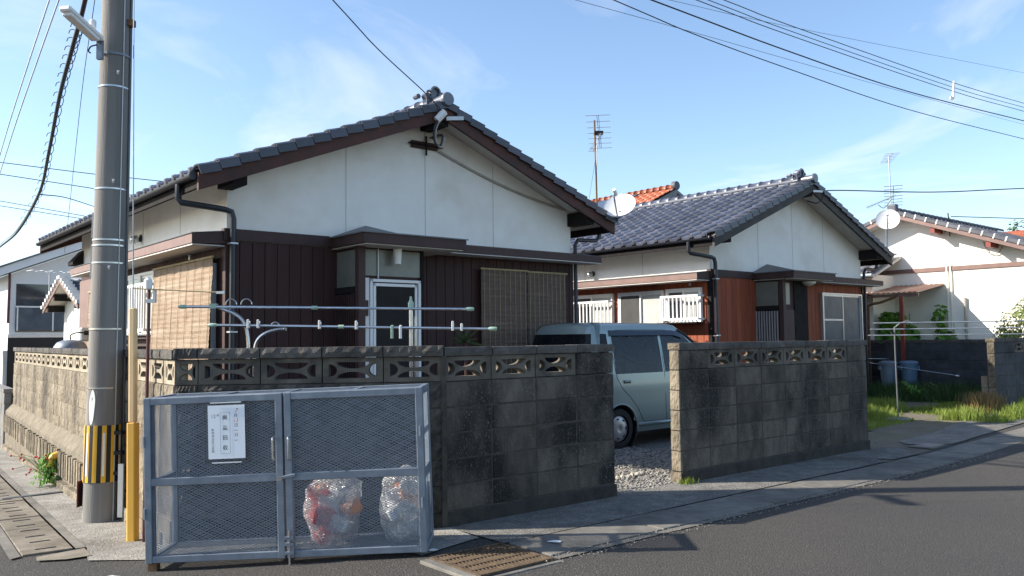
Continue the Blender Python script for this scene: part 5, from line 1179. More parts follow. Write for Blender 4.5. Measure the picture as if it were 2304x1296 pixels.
MB().lathe([(.17, -.012), (.185, -.012), (.185, .012), (.17, .012)], 20, Matrix.Translation((2.12, -.30, .93)) @ Matrix.Rotation(1.1, 4, 'Y'), cap=False).build('steering_wheel', 'cabin', car)
MB().box(.095, .10, .0, .012, 1.2, 1.28).build('wiper', 'black', car); MB().bar((.045, .1, 1.0), (.03, -.25, 1.04), .012).build('wiper', 'black', car)
# ------------------------------------------------------------------ dishes and aerials
def dish(label, c, n, r, foot):
    c = Vector(c); n = Vector(n).normalized(); t = thing('satellite_dish', label, 'satellite dish', c, 0)
    Q = n.to_track_quat('Z', 'Y').to_matrix().to_4x4()
    prof = [(r*k/10, .18*r*(k/10)**2*1.6) for k in range(11)]
    prof2 = [(r*1.02, .18*r*1.6 + .004), (r*1.02, .18*r*1.6 - .012)] + [(r*k/10, .18*r*(k/10)**2*1.6 - .008) for k in range(10, -1, -1)]
    MB().lathe(prof + prof2, 36, Q @ Matrix.Translation((0, 0, -.25*r)), cap=False).build('reflector', 'dish', t, auto=True)
    side = n.cross(Vector((0, 0, 1))).normalized(); dn = side.cross(n).normalized()*(-1)
    dn = dn if dn.z < 0 else -dn
    tip = n*(r*1.35) + dn*(r*.15); st = dn*r*.98
    MB().tube([st, tip + dn*.08, tip], .011, 8).build('arm', 'alu', t, auto=True)
    d = (-tip).normalized()
    MB().tube([tip - d*.05, tip + d*.07], [.028, .034], 12).build('receiver', 'whitep', t, auto=True)
    f = Vector(foot) - c
    MB().tube([dn*r*.3 - n*.05, dn*r*.7 - n*.10, Vector((f.x, f.y, dn.z*r*.9)), f], .018, 8).build('mast', 'galv', t, auto=True)
    MB().tube(curve_pts([tip, tip + dn*.12 - n*.03, f + Vector((0, 0, .06))], 5), .005, 5).build('lead', 'wire', t)
    return t
dish('white satellite dish at the right eave of the nearest house', (1.68, 12.72, 3.49), (-.30, -.74, .60), .245, (1.66, 12.85, 3.20))
dish('round white satellite dish at the right eave of the orange-brown house', (8.18, 17.88, 3.95), (-.42, -.85, .32), .235, (8.2, 18.02, 3.18))
def yagi(parent, p, q, n, l0, l1, mat='alu', r=.005, bw=.012, up_=(0, 0, 1), ladder=False):
    p, q = Vector(p), Vector(q); d = (q - p).normalized(); s = d.cross(Vector(up_)).normalized()
    if ladder:
        for o in (-.012, .012): MB().bar(p + s*o, q + s*o, .006).build('boom', 'wire', parent)
    else: MB().bar(p, q, bw).build('boom', mat, parent)
    for k in range(n):
        c = p + (q - p)*(k/(n - 1)); l = l0 + (l1 - l0)*k/(n - 1); MB().tube([c - s*l/2, c + s*l/2], r, 5).build('element', mat, parent)
a1 = thing('tv_aerial', 'tall TV aerial on a rusty mast at the right eave of the nearest house', 'aerial', (1.35, 12.9, 3.25), 0)
MB().tube([(0, 0, 0), (-.01, 0, .9), (-.02, 0, 1.63)], .014, 8).build('mast', 'rust', a1)
yagi(a1, (-.07, -.95, 1.45), (.20, 1.15, 1.45), 7, .36, .38, ladder=True)
yagi(a1, (.04, -.35, 1.33), (.05, 1.05, 1.37), 14, .08, .16, r=.003)
MB().box(-.03, .11, -.08, .06, 1.40, 1.44).build('junction_box', 'black', a1)
MB().tube([(-.015, 0, 1.0), (-.15, -.05, .25)], .003, 4).build('stay_wire', 'wire', a1); MB().tube(curve_pts([(.03, -.02, 1.38), (.0, -.02, 1.1), (.01, -.02, .9)], 4), .008, 5).build('lead', 'alulight', a1)
a2 = thing('tv_aerial', 'tall grey TV aerial with two yagi arrays on the cream house ridge', 'aerial', (9.79, 21.2, 4.45), 0)
MB().tube([(0, 0, 0), (0, 0, 1.62)], .016, 8).build('mast', 'alu', a2)
yagi(a2, (-.18, -.6, 1.55), (.19, .6, 1.57), 7, .34, .28, r=.006)
yagi(a2, (-.38, -1.0, .65), (.34, .6, .42), 7, .42, .46, 'sheet', r=.007)
yagi(a2, (.0, -.3, .53), (-.75, -.3, .23), 22, .06, .10, r=.004, bw=.02, up_=(0, 1, 0))
MB().tube(curve_pts([(-.1, -.28, .45), (-.3, -.28, .22), (-.45, -.28, .30)], 4), .012, 6).build('brace', 'alu', a2)
a3 = thing('tv_aerial', 'small TV aerial on a pale mast before the white two-storey house', 'aerial', (-13.6, 24.3, 2.55), 0)
MB().tube([(0, 0, 0), (0, 0, 1.05)], .02, 8).build('mast', 'alu', a3); yagi(a3, (-.35, -.4, 1.02), (.3, .4, 1.02), 5, .5, .6, r=.008); MB().box(-.05, .05, -.05, .05, .95, 1.03).build('junction_box', 'whitep', a3)
a4 = thing('tv_aerial', 'dark roof aerial bracket on the far cream house verge', 'aerial', (10.35, 19.45, 3.75), 0)
MB().tube([(0, 0, 0), (-.05, -.05, .55)], .014, 6).build('mast', 'wire', a4); MB().tube([(.15, .1, .05), (-.05, -.05, .5)], .010, 6).build('stay', 'wire', a4); MB().tube([(-.15, -.05, .1), (.12, .0, .3)], .012, 6).build('cross_arm', 'wire', a4)

# ------------------------------------------------------------------ cream house on the right
H3 = thing('house', 'sunlit cream stucco house with dark tiled gable at the right edge', 'house', fr(TH, 20.6, 9.3, .05), TH)
S3 = .37; Z3 = 4.40; z3 = lambda y: Z3 - S3*abs(y)
MB().prism([(0, -3.7, 0), (0, 3.7, 0), (0, 3.7, z3(3.7) - .12), (0, 0, Z3 - .12), (0, -3.7, z3(3.7) - .12)], (7, 0, 0)).build('wall', 'cream', H3)
MB().box(-.03, .0, -3.65, 3.65, 2.90, 3.00).build('belt_board', 'fascia', H3)
R3 = MB()
for s in (-1, 1): R3.prism([(-.48, 0, Z3 - .05), (-.48, s*4.2, z3(4.2) - .05), (-.48, s*4.2, z3(4.2) - .12), (-.48, 0, Z3 - .12)], (7.6, 0, 0))
roof3 = R3.build('roof', 'soffit', H3)
for s in (-1, 1):
    MB().prism([(-.5, 0, Z3 - .06), (-.5, s*4.2, z3(4.2) - .06), (-.5, s*4.2, z3(4.2) - .15), (-.5, 0, Z3 - .15)], (.03, 0, 0)).build('bargeboard', 'fascia', roof3)
    for k, yy in enumerate((.9, 2.1, 3.4)): MB().box(-.46, .02, s*yy - .05, s*yy + .05, z3(yy) - .28, z3(yy) - .14).build('purlin_end', 'redpost', roof3)
sa = math.atan(S3); step = .26
vt = MB(); vt.box(0, .22, 0, step*1.04, -.05, .06); VT3 = vt.mesh('verge_tile', 'tiledull', bevel=.02)
vj = MB().box(-.006, .226, -.022, .022, -.052, .068).mesh('plaster_joint', 'plaster', bevel=.01)
for s in (-1, 1):
    for k in range(17):
        d = k*step; T = Matrix.Translation((-.52, s*(d*cos(sa) + .05), Z3 - S3*(d*cos(sa) + .05) - .01)) @ Matrix.Rotation(-s*sa if s > 0 else sa, 4, 'X') @ (Matrix.Identity(4) if s > 0 else Matrix.Scale(-1, 4, (0, 1, 0)))
        link('verge_tile', VT3, roof3, mat=T); link('plaster_joint', vj, roof3, mat=T)
tl = MB()
for s in (-1, 1):
    for c in range(26):
        for i in range(19):
            dd = 4.45 - i*TEX; x = -.25 + c*TWD
            yv = s*(4.45*cos(sa) - i*TEX*cos(sa)); zv = Z3 - S3*abs(yv) - .03
            ax = Matrix(((-s, 0, 0, 0), (0, -s*cos(sa), s*sin(sa), 0), (0, sin(sa), cos(sa), 0), (0, 0, 0, 1)))
            if dd < .1: continue
            tile_mb(tl, 0, 0, T=Matrix.Translation((x + (TWD if s > 0 else 0), yv, zv)) @ ax, n=5)
me = tl.mesh('roof_tiles', 'tiledull', smooth=True); me.set_sharp_from_angle(angle=radians(40)); stuff(link('roof_tiles', me, roof3))
R3m = ridge_mesh('tiledull')
for k in range(26): link('ridge_tile', R3m, roof3, mat=Matrix.Translation((-.40 + k*.262, 0, Z3 + .02)) @ Matrix.Rotation(-pi/2, 4, 'Z'))
MB().lathe([(0, -.03), (.12, -.03), (.13, 0), (.13, .06), (.0, .06)], 16, Matrix.Translation((-.5, 0, Z3 + .03)) @ Matrix.Rotation(pi/2, 4, 'Y')).build('ridge_end', 'tiledull', roof3, auto=True)
MB().box(-.55, -.40, -.12, .12, Z3 - .05, Z3 + .18).build('ridge_ornament', 'tileverge', roof3, bevel=.04, seg=2)
for yy in (-1.02, -1.10): MB().tube([(-.04, yy, 3.05), (-.04, yy, 1.5)], .018, 6).build('conduit', 'cream', H3)
MB().tube([(-.05, -1.40, 2.25), (-.05, -1.40, .4)], .03, 8).build('standpipe', 'insul', H3)
MB().tube(curve_pts([(-.03, -1.85, 3.5), (-.06, -1.95, 3.25), (-.05, -2.15, 3.22), (-.03, -2.25, 3.4)], 5), .012, 5).build('cable_loop', 'insul', H3)
ex = MB().box(-1.15, -.0, .25, 4.2, 0, 2.85).build('side_wing', 'cream', H3)
ll = MB()
for c in range(15):
    for i in range(6):
        x = -1.55 + i*TEX; y = .1 + c*TWD; ax = Matrix(((0, .93, -.36, 0), (-1, 0, 0, 0), (0, .36, .93, 0), (0, 0, 0, 1)))
        tile_mb(ll, 0, 0, T=Matrix.Translation((x, y + TWD, 2.86 + i*TEX*.36)) @ ax, n=5)
me = ll.mesh('wing_roof_tiles', 'tiledull', smooth=True); stuff(link('wing_roof_tiles', me, ex))
MB().prism([(-1.5, .05, 2.80), (0, .05, 3.34), (0, .05, 3.28), (-1.5, .05, 2.74)], (0, 4.0, 0)).build('wing_roof_deck', 'soffit', ex); MB().tube([(-1.56, .05, 2.80), (-1.56, 4.1, 2.80)], .05, 8).build('gutter', 'galv', ex)
aw = MB(); n_ = 40
for j, (x, z) in enumerate(((-1.5, 2.36), (0.0, 2.60))):
    for k in range(n_ + 1): aw.v.append((x, -.95 + 2.4*k/n_, z + .018*(1 if k % 2 else -1)))
for k in range(n_): aw.f.append((k, k + 1, n_ + 2 + k, n_ + 1 + k))
awo = aw.build('awning', 'corr', H3)
MB().box(-1.46, -1.41, -.95, 1.45, 2.27, 2.33).build('awning_beam', 'fascia', awo)
for y in (.32, -.6): MB().box(-1.47, -1.40, y, y + .08, 0, 2.27).build('awning_post', 'redpost', awo)
MB().tube(curve_pts([(-1.47, -.45, 2.28), (-1.45, -.1, 2.16), (-1.42, .2, 2.1), (-1.42, .24, 1.9), (-1.42, .24, .2)], 4), .03, 8).build('awning_downpipe', 'rust', awo)
window(H3, 'y', .55, 1.6, .4, 2.0, -1.16, [('frost', 0), ('gglass', .026)], 'cream')

# ------------------------------------------------------------------ orange roofed house behind
rp_ = fr(TH, 21.62, 17.07, 0)
HR = thing('house', 'distant house showing only an orange tiled roof with solar panel', 'house', rp_, TH)
ZR = 6.35; SR = .46; zr_ = lambda x: ZR - SR*abs(x)
MB().prism([(-3.2, .5, -.5), (3.2, .5, -.5), (3.2, .5, zr_(3.2) - .1), (0, .5, ZR - .1), (-3.2, .5, zr_(3.2) - .1)], (0, 10, 0)).build('wall', 'sheet', HR)
rr = MB()
for s in (-1, 1): rr.prism([(0, 0, ZR - .05), (s*3.8, 0, zr_(3.8) - .05), (s*3.8, 0, zr_(3.8) - .16), (0, 0, ZR - .16)], (0, 11.5, 0))
rro = rr.build('roof', 'sheet', HR)
MB().prism([(0, -.02, ZR - .06), (-3.8, -.02, zr_(3.8) - .06), (-3.8, -.02, zr_(3.8) - .26), (0, -.02, ZR - .26)], (0, .04, 0)).build('bargeboard', 'sheet', rro)
tl = MB(); san = math.atan(SR)
for c in range(36):
    for i in range(15):
        s = i*.27*cos(san); x = -3.8 + s; ax = Matrix(((0, cos(san), -sin(san), 0), (-1, 0, 0, 0), (0, sin(san), cos(san), 0), (0, 0, 0, 1)))
        tile_mb(tl, 0, 0, w=.31, ln=.27, T=Matrix.Translation((x, .05 + (c + 1)*.31, zr_(3.8) + SR*s)) @ ax, n=6, lift=.03)
me = tl.mesh('roof_tiles', 'tilered', smooth=True); stuff(link('roof_tiles', me, rro))
RRm = ridge_mesh('tilered')
for k in range(40): o = link('ridge_tile', RRm, rro, (0, .1 + k*.28, ZR + .0)); o.scale = (1.35, 1.05, 1.5)
MB().lathe([(0, -.03), (.14, -.03), (.15, 0), (.15, .12), (0, .12)], 16, Matrix.Translation((0, 0, ZR + .07)) @ Matrix.Rotation(-pi/2, 4, 'X')).build('ridge_end', 'tiledull', rro, auto=True)
for k in range(5):
    pnl = MB(); a = 1.35 + k*1.65; pnl.prism([(-.35, a, zr_(.35) + .10), (-2.6, a, zr_(2.6) + .10), (-2.6, a, zr_(2.6) + .06), (-.35, a, zr_(.35) + .06)], (0, 1.62, 0)); pnl.build('solar_panel', 'solar', rro)

# ------------------------------------------------------------------ white two-storey house and small outbuilding far left
HW = thing('house', 'white two-storey house with recessed balcony at the far left', 'house', (-15.8, 26.0, -.8), TH)
zg = lambda x: 4.45 + .43*min(x, 9 - x)
MB().prism([(0, 0, 0), (9, 0, 0), (9, 0, zg(9)), (4.5, 0, zg(4.5)), (0, 0, zg(0))], (0, 8, 0)).build('wall', 'white', HW)
rw = MB()
for a, b in ((-.45, 4.5), (4.5, 9.45)): rw.prism([(a, -.5, zg(a) + .30 if a < 4 else zg(a) + .30), (b, -.5, zg(b) + .30), (b, -.5, zg(b) + .05), (a, -.5, zg(a) + .05)], (0, 9, 0))
rwo = rw.build('roof', 'white', HW)
tw = MB()
for a, b in ((-.5, 4.5), (4.5, 9.5)): tw.prism([(a, -.55, zg(a) + .36), (b, -.55, zg(b) + .36), (b, -.55, zg(b) + .305), (a, -.55, zg(a) + .305)], (0, 9.1, 0))
tw.build('roof_cover', 'sheet', rwo)
rc = MB().box(.18, 3.2, -.012, -.002, 2.62, 4.15).build('balcony_shade_panel', 'wglass', HW)  # flat dark panel painted as the recess shade; no recess is cut
for x0, x1, z0_, z1_ in ((1.0, 2.1, 3.05, 3.85), (2.15, 3.1, 3.05, 3.85)): 
    wv = MB().box(x0, x1, -.03, -.014, z0_, z1_).build('window', 'alu', HW); MB().box(x0 + .06, x1 - .06, -.04, -.031, z0_ + .06, z1_ - .06).build('pane', 'gglass', wv)
rl = MB().box(.16, 3.2, -.09, -.04, 3.40, 3.45).build('balcony_rail', 'alulight', HW); MB().box(.18, 3.2, -.07, -.05, 2.68, 3.38).build('rail_panel', 'gglass', rl)
for x in (.2, 1.2, 2.2): MB().box(x, x + .04, -.085, -.045, 2.66, 3.40).build('rail_post', 'alulight', rl)
MB().box(-.02, 1.6, -.012, -.002, .0, 2.45).build('opening_shade_panel', 'black', HW); MB().box(-.02, 1.75, -.03, -.001, 2.45, 2.55).build('carport_lintel', 'alu', HW)  # black sheet stands for the darkness inside; the wall stays closed
wv = MB().box(2.6, 3.1, -.03, -.002, 1.9, 2.5).build('window', 'alu', HW); MB().box(2.65, 3.05, -.04, -.031, 1.95, 2.45).build('pane', 'wglass', wv)
MB().tube([(-.02, -.1, 4.6), (-.04, -.1, 2.9)], .04, 8).build('downpipe', 'maroon', HW)
cp = thing('carport', 'dark carport with flat roof beside the white two-storey house', 'carport', (-15.6, 24.2, -.75), TH)
MB().box(-4, .35, 0, 3.0, 2.35, 2.5).build('roof_sheet', 'beam', cp)
for x, y in ((-3.8, .1), (.2, .1), (.2, 2.8)): MB().box(x, x + .1, y, y + .1, 0, 2.35).build('post', 'beam', cp)
MB().box(-4, .3, 2.85, 2.95, 0, 2.35).build('shade_panel', 'black', cp)  # black sheet put in as the darkness beneath the carport roof
SH = thing('outbuilding', 'small cream gabled outbuilding with tiled roof behind the nearest house', 'outbuilding', fr(TH, 5.5, 24.57, -.6), TH)
zs = lambda y: 3.80 - .38*abs(y)
MB().prism([(0, -1.55, 0), (0, 1.55, 0), (0, 1.55, zs(1.55) - .1), (0, 0, 3.7), (0, -1.55, zs(1.55) - .1)], (4, 0, 0)).build('wall', 'cream', SH)
rs_ = MB()
for s in (-1, 1): rs_.prism([(-.45, 0, 3.80), (-.45, s*2.0, zs(2)), (-.45, s*2.0, zs(2) - .10), (-.45, 0, 3.70)], (5, 0, 0))
rso = rs_.build('roof', 'soffit', SH)
for s in (-1, 1):
    for yy in (.8, 1.55): MB().box(-.42, 0, s*yy - .07, s*yy + .07, zs(yy) - .28, zs(yy) - .12).build('purlin_end', 'beam', rso)
    MB().prism([(-.46, 0, 3.79), (-.46, s*2.02, zs(2.02)), (-.46, s*2.02, zs(2.02) - .14), (-.46, 0, 3.65)], (.03, 0, 0)).build('bargeboard', 'fascia', rso)
    for k in range(9): MB().box(-.5, -.28, s*k*.24, s*(k*.24 + .16), zs(k*.24 + .1) - .0, zs(k*.24 + .1) + .09).build('verge_tile', 'plaster', rso)
tl = MB()
for s in (-1, 1):
    for c in range(17):
        for i in range(8):
            yv = s*(2.0 - i*TEX*.935); ax = Matrix(((-s, 0, 0, 0), (0, -s*.935, s*.355, 0), (0, .355, .935, 0), (0, 0, 0, 1)))
            tile_mb(tl, 0, 0, T=Matrix.Translation((-.25 + c*TWD + (TWD if s > 0 else 0), yv, zs(yv) + .02)) @ ax, n=5)
me = tl.mesh('roof_tiles', 'tiledull', smooth=True); stuff(link('roof_tiles', me, rso))
# gas tank and meter beside the nearest house
gt = thing('gas_tank', 'grey domed gas tank top showing above the left wall', 'gas tank', (-6.95, 13.05, 0), 0)
MB().lathe([(0, 0), (.24, 0), (.25, .03), (.25, 1.32), (.235, 1.40), (.19, 1.465), (.11, 1.50), (0, 1.51)], 24).build('tank_body', 'galv', gt, auto=True)
MB().tube(curve_pts([(.0, 0, 1.5), (.0, .0, 1.58), (.1, .05, 1.62), (.25, .2, 1.60)], 4), .012, 6).build('gas_hose', 'black', gt)
gm = thing('gas_meter', 'pale gas meter box with pipes on the wall behind the tank', 'gas meter', (-6.86, 13.35, 1.48), TH)
MB().box(-.1, .1, -.08, .06, 0, .22).build('meter_box', 'alu', gm, bevel=.02); MB().tube([(.12, 0, -.4), (.12, 0, .3), (.3, .1, .32)], .02, 6).build('meter_pipe', 'maroon', gm); MB().box(-.05, .05, -.085, -.078, .1, .17).build('dial', 'black', gm)

# ------------------------------------------------------------------ overhead cables
def cable(label, pts, r, mat='wire', ext=(6, 6), n=8):
    P = [Vector(p) for p in pts]; P = ([P[0] + (P[0] - P[1]).normalized()*ext[0]] if ext[0] else []) + P + ([P[-1] + (P[-1] - P[-2]).normalized()*ext[1]] if ext[1] else [])
    Q = curve_pts(P, n); o0 = Q[0]; m = MB().tube([p - o0 for p in Q], r*.72, 5); o = m.build('overhead_cable', mat, loc=o0, smooth=True); tag(o, label, 'cable', 'overhead cables'); return o
cable('hair-thin overhead wire crossing the two lowest cables at upper right', [(1.1, 13.18, 6.94), (3.37, 15.03, 7.09), (5.85, 17.07, 7.24), (10.49, 20.86, 7.52), (15.89, 25.29, 7.9)], .006)
cable('lowest of the dark overhead cables at upper right', [(1.26, 9.75, 5.51), (2.43, 10.71, 5.44), (4.15, 12.12, 5.42), (7.04, 14.48, 5.44), (11.26, 17.94, 5.7)], .010)
cable('thickest dark overhead cable, second lowest at upper right', [(1.8, 10.2, 5.69), (4.16, 12.13, 5.69), (7.06, 14.5, 5.77), (11.3, 17.97, 6.11)], .014)
cable('hair-thin overhead wire, topmost at the right edge', [(2.99, 15.11, 7.73), (6.07, 17.63, 8.16), (16.56, 26.22, 9.82)], .006)
cable('lowest of the three parallel cables through the white spacer', [(2.5, 10.77, 5.92), (4.18, 12.14, 5.94), (8.55, 15.72, 6.12), (11.32, 17.99, 6.33)], .009)
cable('middle of the three parallel cables through the white spacer', [(2.68, 10.91, 5.98), (4.18, 12.14, 6.01), (8.56, 15.73, 6.2), (11.33, 18.0, 6.42)], .008)
cable('highest of the three parallel cables through the white spacer', [(2.95, 11.13, 6.07), (4.18, 12.15, 6.1), (8.57, 15.73, 6.29), (11.34, 18.0, 6.51)], .009)
sp_ = thing('cable_spacer', 'white plastic spacer clipped on three overhead cables', 'cable spacer', (8.55, 15.72, 6.05), 0)
MB().bar((-.01, 0, -.06), (.02, 0, .27), .035, .05).build('spacer_bar', 'whitep', sp_, bevel=.01); MB().lathe([(.02, -.015), (.04, -.015), (.04, .015), (.02, .015)], 10, Matrix.Translation((-.03, 0, -.06)) @ Matrix.Rotation(pi/2, 4, 'X'), cap=False).build('spacer_hook', 'whitep', sp_)
for k, lb in enumerate(('left strand of the pale twin cable at the top left corner', 'right strand of the pale twin cable at the top left corner')):
    cable(lb, [(-6.25 + .13*k, 11.0, 6.11), (-7.68 + .13*k, 13.0, 5.98), (-9.8 + .13*k, 16.0, 5.83), (-11.9 + .13*k, 19.0, 5.66)], .016, 'wireblue')
cl = [(-5.24, 10.0, 5.68), (-5.91, 11.0, 5.49), (-6.96, 12.6, 5.28), (-8.46, 15.0, 4.97), (-10.35, 18.0, 4.73), (-13.19, 22.0, 4.46), (-16.14, 26.0, 4.51)]
tc_ = thing('overhead_cable', 'thick black telecom cable with wire hanger loops left of the pole', 'cable', (-5.24, 10, 5.68), 0, 'overhead cables')
P = [Vector(p) - Vector(cl[0]) for p in [(-3.9, 7.9, 6.15)] + cl]; Q = curve_pts(P, 8); MB().tube(Q, .030, 6).build('cable_core', 'wire', tc_, smooth=True)
MB().tube([p + Vector((0, 0, .075)) for p in Q], .008, 5).build('messenger_wire', 'wire', tc_)
QQ = curve_pts(P, 40)
lpm = MB()
for i in range(60, 230, 7):
    c = QQ[min(i, len(QQ) - 1)]; d = (QQ[min(i + 1, len(QQ) - 1)] - c).normalized(); s = Vector((0, 0, 1)).cross(d).normalized()
    MB().tube([c + s*.075*cos(t) + Vector((0, 0, .05 + .10*sin(t))) + d*(.16*t/pi) for t in [2*pi*k/10 for k in range(8)]], .006, 4).build('hanger_loop', 'wire', tc_)
cable('thin twisted wire between the telecom cable and the utility pole', [(-5.63, 11.0, 6.11), (-7.35, 14.0, 5.81), (-10.18, 19.0, 4.97)], .008)
cable('service wire dropping from the top to the nearest house gable', [(-1.87, 8.6, 5.06), (-1.52, 9.4, 4.81), (-1.05, 10.3, 4.54), (-0.80, 10.85, 4.36)], .010, ext=(4, 0))
cable('upper far wire passing behind the utility pole', [(-18.71, 30.0, 8.1), (-15.2, 30.0, 7.62), (-13.08, 30.0, 7.37)], .022, ext=(5, 14))
cable('second far wire passing behind the utility pole', [(-18.69, 30.0, 7.66), (-15.19, 30.0, 7.08), (-13.8, 30.0, 6.82)], .022, ext=(5, 10))
cable('short dark wire branching from the telecom cable behind the pole', [(-10.33, 18.0, 4.72), (-12.99, 24.0, 5.7), (-15.17, 30.0, 6.41)], .020, ext=(0, 8))
cable('far lower wire above the left eave, upper of two', [(-19.91, 32.0, 7.02), (-16.7, 32.0, 6.41)], .018, ext=(4, 8))
cable('far lower wire above the left eave, lower of two', [(-19.91, 32.0, 6.83), (-16.95, 32.0, 6.33)], .018, ext=(4, 8))
cable('slack service wire running right from the orange-brown house gable', [(6.18, 16.6, 4.33), (6.65, 16.7, 4.39), (8.84, 17.2, 4.42), (11.25, 18.0, 4.62)], .016, ext=(0, 6))
cable('short service wire at the cream house verge', [(10.42, 19.5, 4.23), (12.46, 20.0, 4.23)], .014, ext=(0, 6))

# ------------------------------------------------------------------ far yard: bins, laundry poles, plants
def bin_(label, x, y, mat, r=.19, h=.52):
    t = thing('plastic_bin', label, 'bin', (x, y, gz(x, y) + .22), 0)
    MB().lathe([(0, 0), (r*.78, 0), (r*.80, .02), (r*.93, h*.82), (r*1.0, h*.83), (r*1.0, h*.9), (r*.9, h*.9)], 24).build('bin_body', mat, t, auto=True)
    MB().lathe([(r*1.06, h*.90), (r*1.06, h*.94), (r*.9, h*.99), (r*.4, h*1.02), (0, h*1.02)], 24).build('lid', mat, t, auto=True)
    MB().lathe([(r*.78, -.23), (r*.8, 0), (0, 0)], 24).build('bin_base', mat, t)
    for s in (-1, 1): MB().box(s*r*1.02 - .02, s*r*1.02 + .02, -.05, .05, h*.62, h*.80).build('bin_handle', mat, t)
bin_('grey plastic bin, left of the pair by the dark boundary wall', 8.55, 18.95, 'can'); bin_('blue plastic bin, right of the pair by the dark boundary wall', 8.93, 18.75, 'canblue')
sr = stand('hooked grey laundry stand in the grassy driveway', 6.27, 13.6, [('upright', [(0, 0, .0), (-.01, 0, 1.4), (.02, 0, 1.58), (.14, -.06, 1.66), (.2, -.1, 1.66)], .012), ('arm', [(0, 0, 1.53), (.05, .1, 1.53)], .010)], 'sheet')
for lb, p, q in (('highest of three thin grey laundry poles at the right edge', (5.95, 13.6, 1.64), (8.6, 12.1, 1.635)), ('middle of three thin grey laundry poles at the right edge', (6.0, 13.85, 1.54), (8.7, 12.35, 1.535)), ('lowest of three thin grey laundry poles at the right edge', (6.05, 14.05, 1.44), (8.8, 12.55, 1.44))): lpole(lb, p, q, .010, 'sheet', False, 'galv')
lpole('white pole leaning on the dark boundary wall behind the bins', (8.1, 19.7, .84), (9.35, 17.5, .57), .014, 'whitep', False)
lpole('thin grey rail lying behind the grey plastic bin', (8.2, 19.55, .90), (8.80, 19.5, .88), .010, 'sheet', False)
def leaf_poly(m, c, n, up_, w, l):
    s = n.cross(up_); s = s.normalized() if s.length > 1e-4 else Vector((1, 0, 0)); t = s.cross(n).normalized()
    b = len(m.v); m.v += [tuple(c), tuple(c + s*w*.5 + t*l*.35 + n*w*.12), tuple(c + s*w*.32 + t*l*.8), tuple(c + t*l), tuple(c - s*w*.32 + t*l*.8), tuple(c - s*w*.5 + t*l*.35 + n*w*.12)]
    m.f += [(b, b + 1, b + 2, b + 3), (b, b + 3, b + 4, b + 5)]
def rv(s=1.0): return Vector((random.uniform(-1, 1), random.uniform(-1, 1), random.uniform(-1, 1)))*s
def plant(name, label, cat, loc, blobs, n, w, l, mat, seed, stakes=(), stem='canegreen'):
    random.seed(seed); t = thing(name, label, cat, loc, 0); m = MB()
    for _ in range(n):
        c, r = random.choice(blobs); d = rv(); 
        while d.length > 1 or d.length < .2: d = rv()
        p = Vector((c[0] + d.x*r[0], c[1] + d.y*r[1], c[2] + d.z*r[2])); k = random.uniform(.6, 1.2)
        leaf_poly(m, p, (d + rv(.7) + Vector((0, 0, .4))).normalized(), rv().normalized(), w*k, l*k)
    me = bpy.data.meshes.new('foliage'); me.from_pydata(m.v, [], m.f); me.materials.append(M[mat]); link('foliage', me, t)
    s = MB()
    for c, r in blobs: s.tube(curve_pts([(c[0]*.3, c[1]*.3, 0), (c[0]*.7 + .03, c[1]*.7, c[2]*.5), (c[0], c[1], c[2] + r[2]*.4)], 4), .012, 5)
    s.build('stems', stem, t)
    for p, q, mt in stakes: MB().tube([p, q], .011, 6).build('stake', mt, t)
    return t
plant('vine_plant', 'leafy green vine on stakes before the red awning post', 'plant', (9.15, 19.75, 0), [((-.12, 0, 1.35), (.38, .25, .3)), ((.05, 0, 1.75), (.22, .2, .22)), ((.30, 0, 1.45), (.22, .2, .25)), ((-.25, 0, 1.75), (.12, .1, .2)), ((0, 0, 1.0), (.4, .3, .4))], 800, .12, .14, 'leaf', 21, (((.14, 0, 0), (.14, 0, 2.0), 'canegreen'), ((.30, 0, 0), (.31, 0, 1.95), 'canegreen')))
plant('vine_plant', 'tall slim vine climbing a pale cane by the cream wall', 'plant', (10.1, 19.55, 0), [((-.04, 0, 1.85), (.14, .12, .28)), ((.05, 0, 1.4), (.14, .12, .3)), ((.2, 0, 1.3), (.15, .12, .25)), ((0, 0, .9), (.2, .15, .4))], 230, .12, .14, 'leaf', 22, (((.02, 0, 0), (.17, 0, 1.98), 'cane'), ((.30, 0, 0), (.30, 0, 1.75), 'cane')))
plant('shrub', 'pale green airy shrub against the sunlit cream wall', 'shrub', (10.95, 17.9, 0), [((.0, 0, 1.55), (.5, .45, .5)), ((.35, .1, 1.9), (.4, .35, .38)), ((-.25, 0, 1.35), (.3, .3, .3)), ((.5, -.2, 1.5), (.5, .4, .55)), ((.3, 0, .9), (.7, .5, .6))], 3400, .038, .08, 'bush', 23, (), 'cane')
random.seed(31)
yu = thing('spiky_plant', 'dark spiky pot plant before the shaded house front', 'plant', (-.53, 9.3, 0), 0); m = MB()
for k in range(26):
    a = random.uniform(0, 2*pi); e = random.uniform(-.2, 1.2); d = Vector((cos(a)*cos(e), sin(a)*cos(e), sin(e))); s = d.cross(Vector((0, 0, 1))).normalized()*.013; L_ = random.uniform(.16, .27); c = Vector((0, 0, 1.42))
    b = len(m.v); m.v += [tuple(c - s), tuple(c + s), tuple(c + d*L_*.6 + s*.9), tuple(c + d*L_ - Vector((0, 0, .03))), tuple(c + d*L_*.6 - s*.9)]; m.f.append((b, b + 1, b + 2, b + 3, b + 4))
m.build('leaves', 'spike', yu); MB().tube([(0, 0, .3), (.01, 0, 1.42)], .02, 6).build('stem', 'wdark', yu); MB().lathe([(0, 0), (.15, 0), (.2, .3), (.17, .3), (.0, .28)], 16).build('pot', 'tilered', yu)
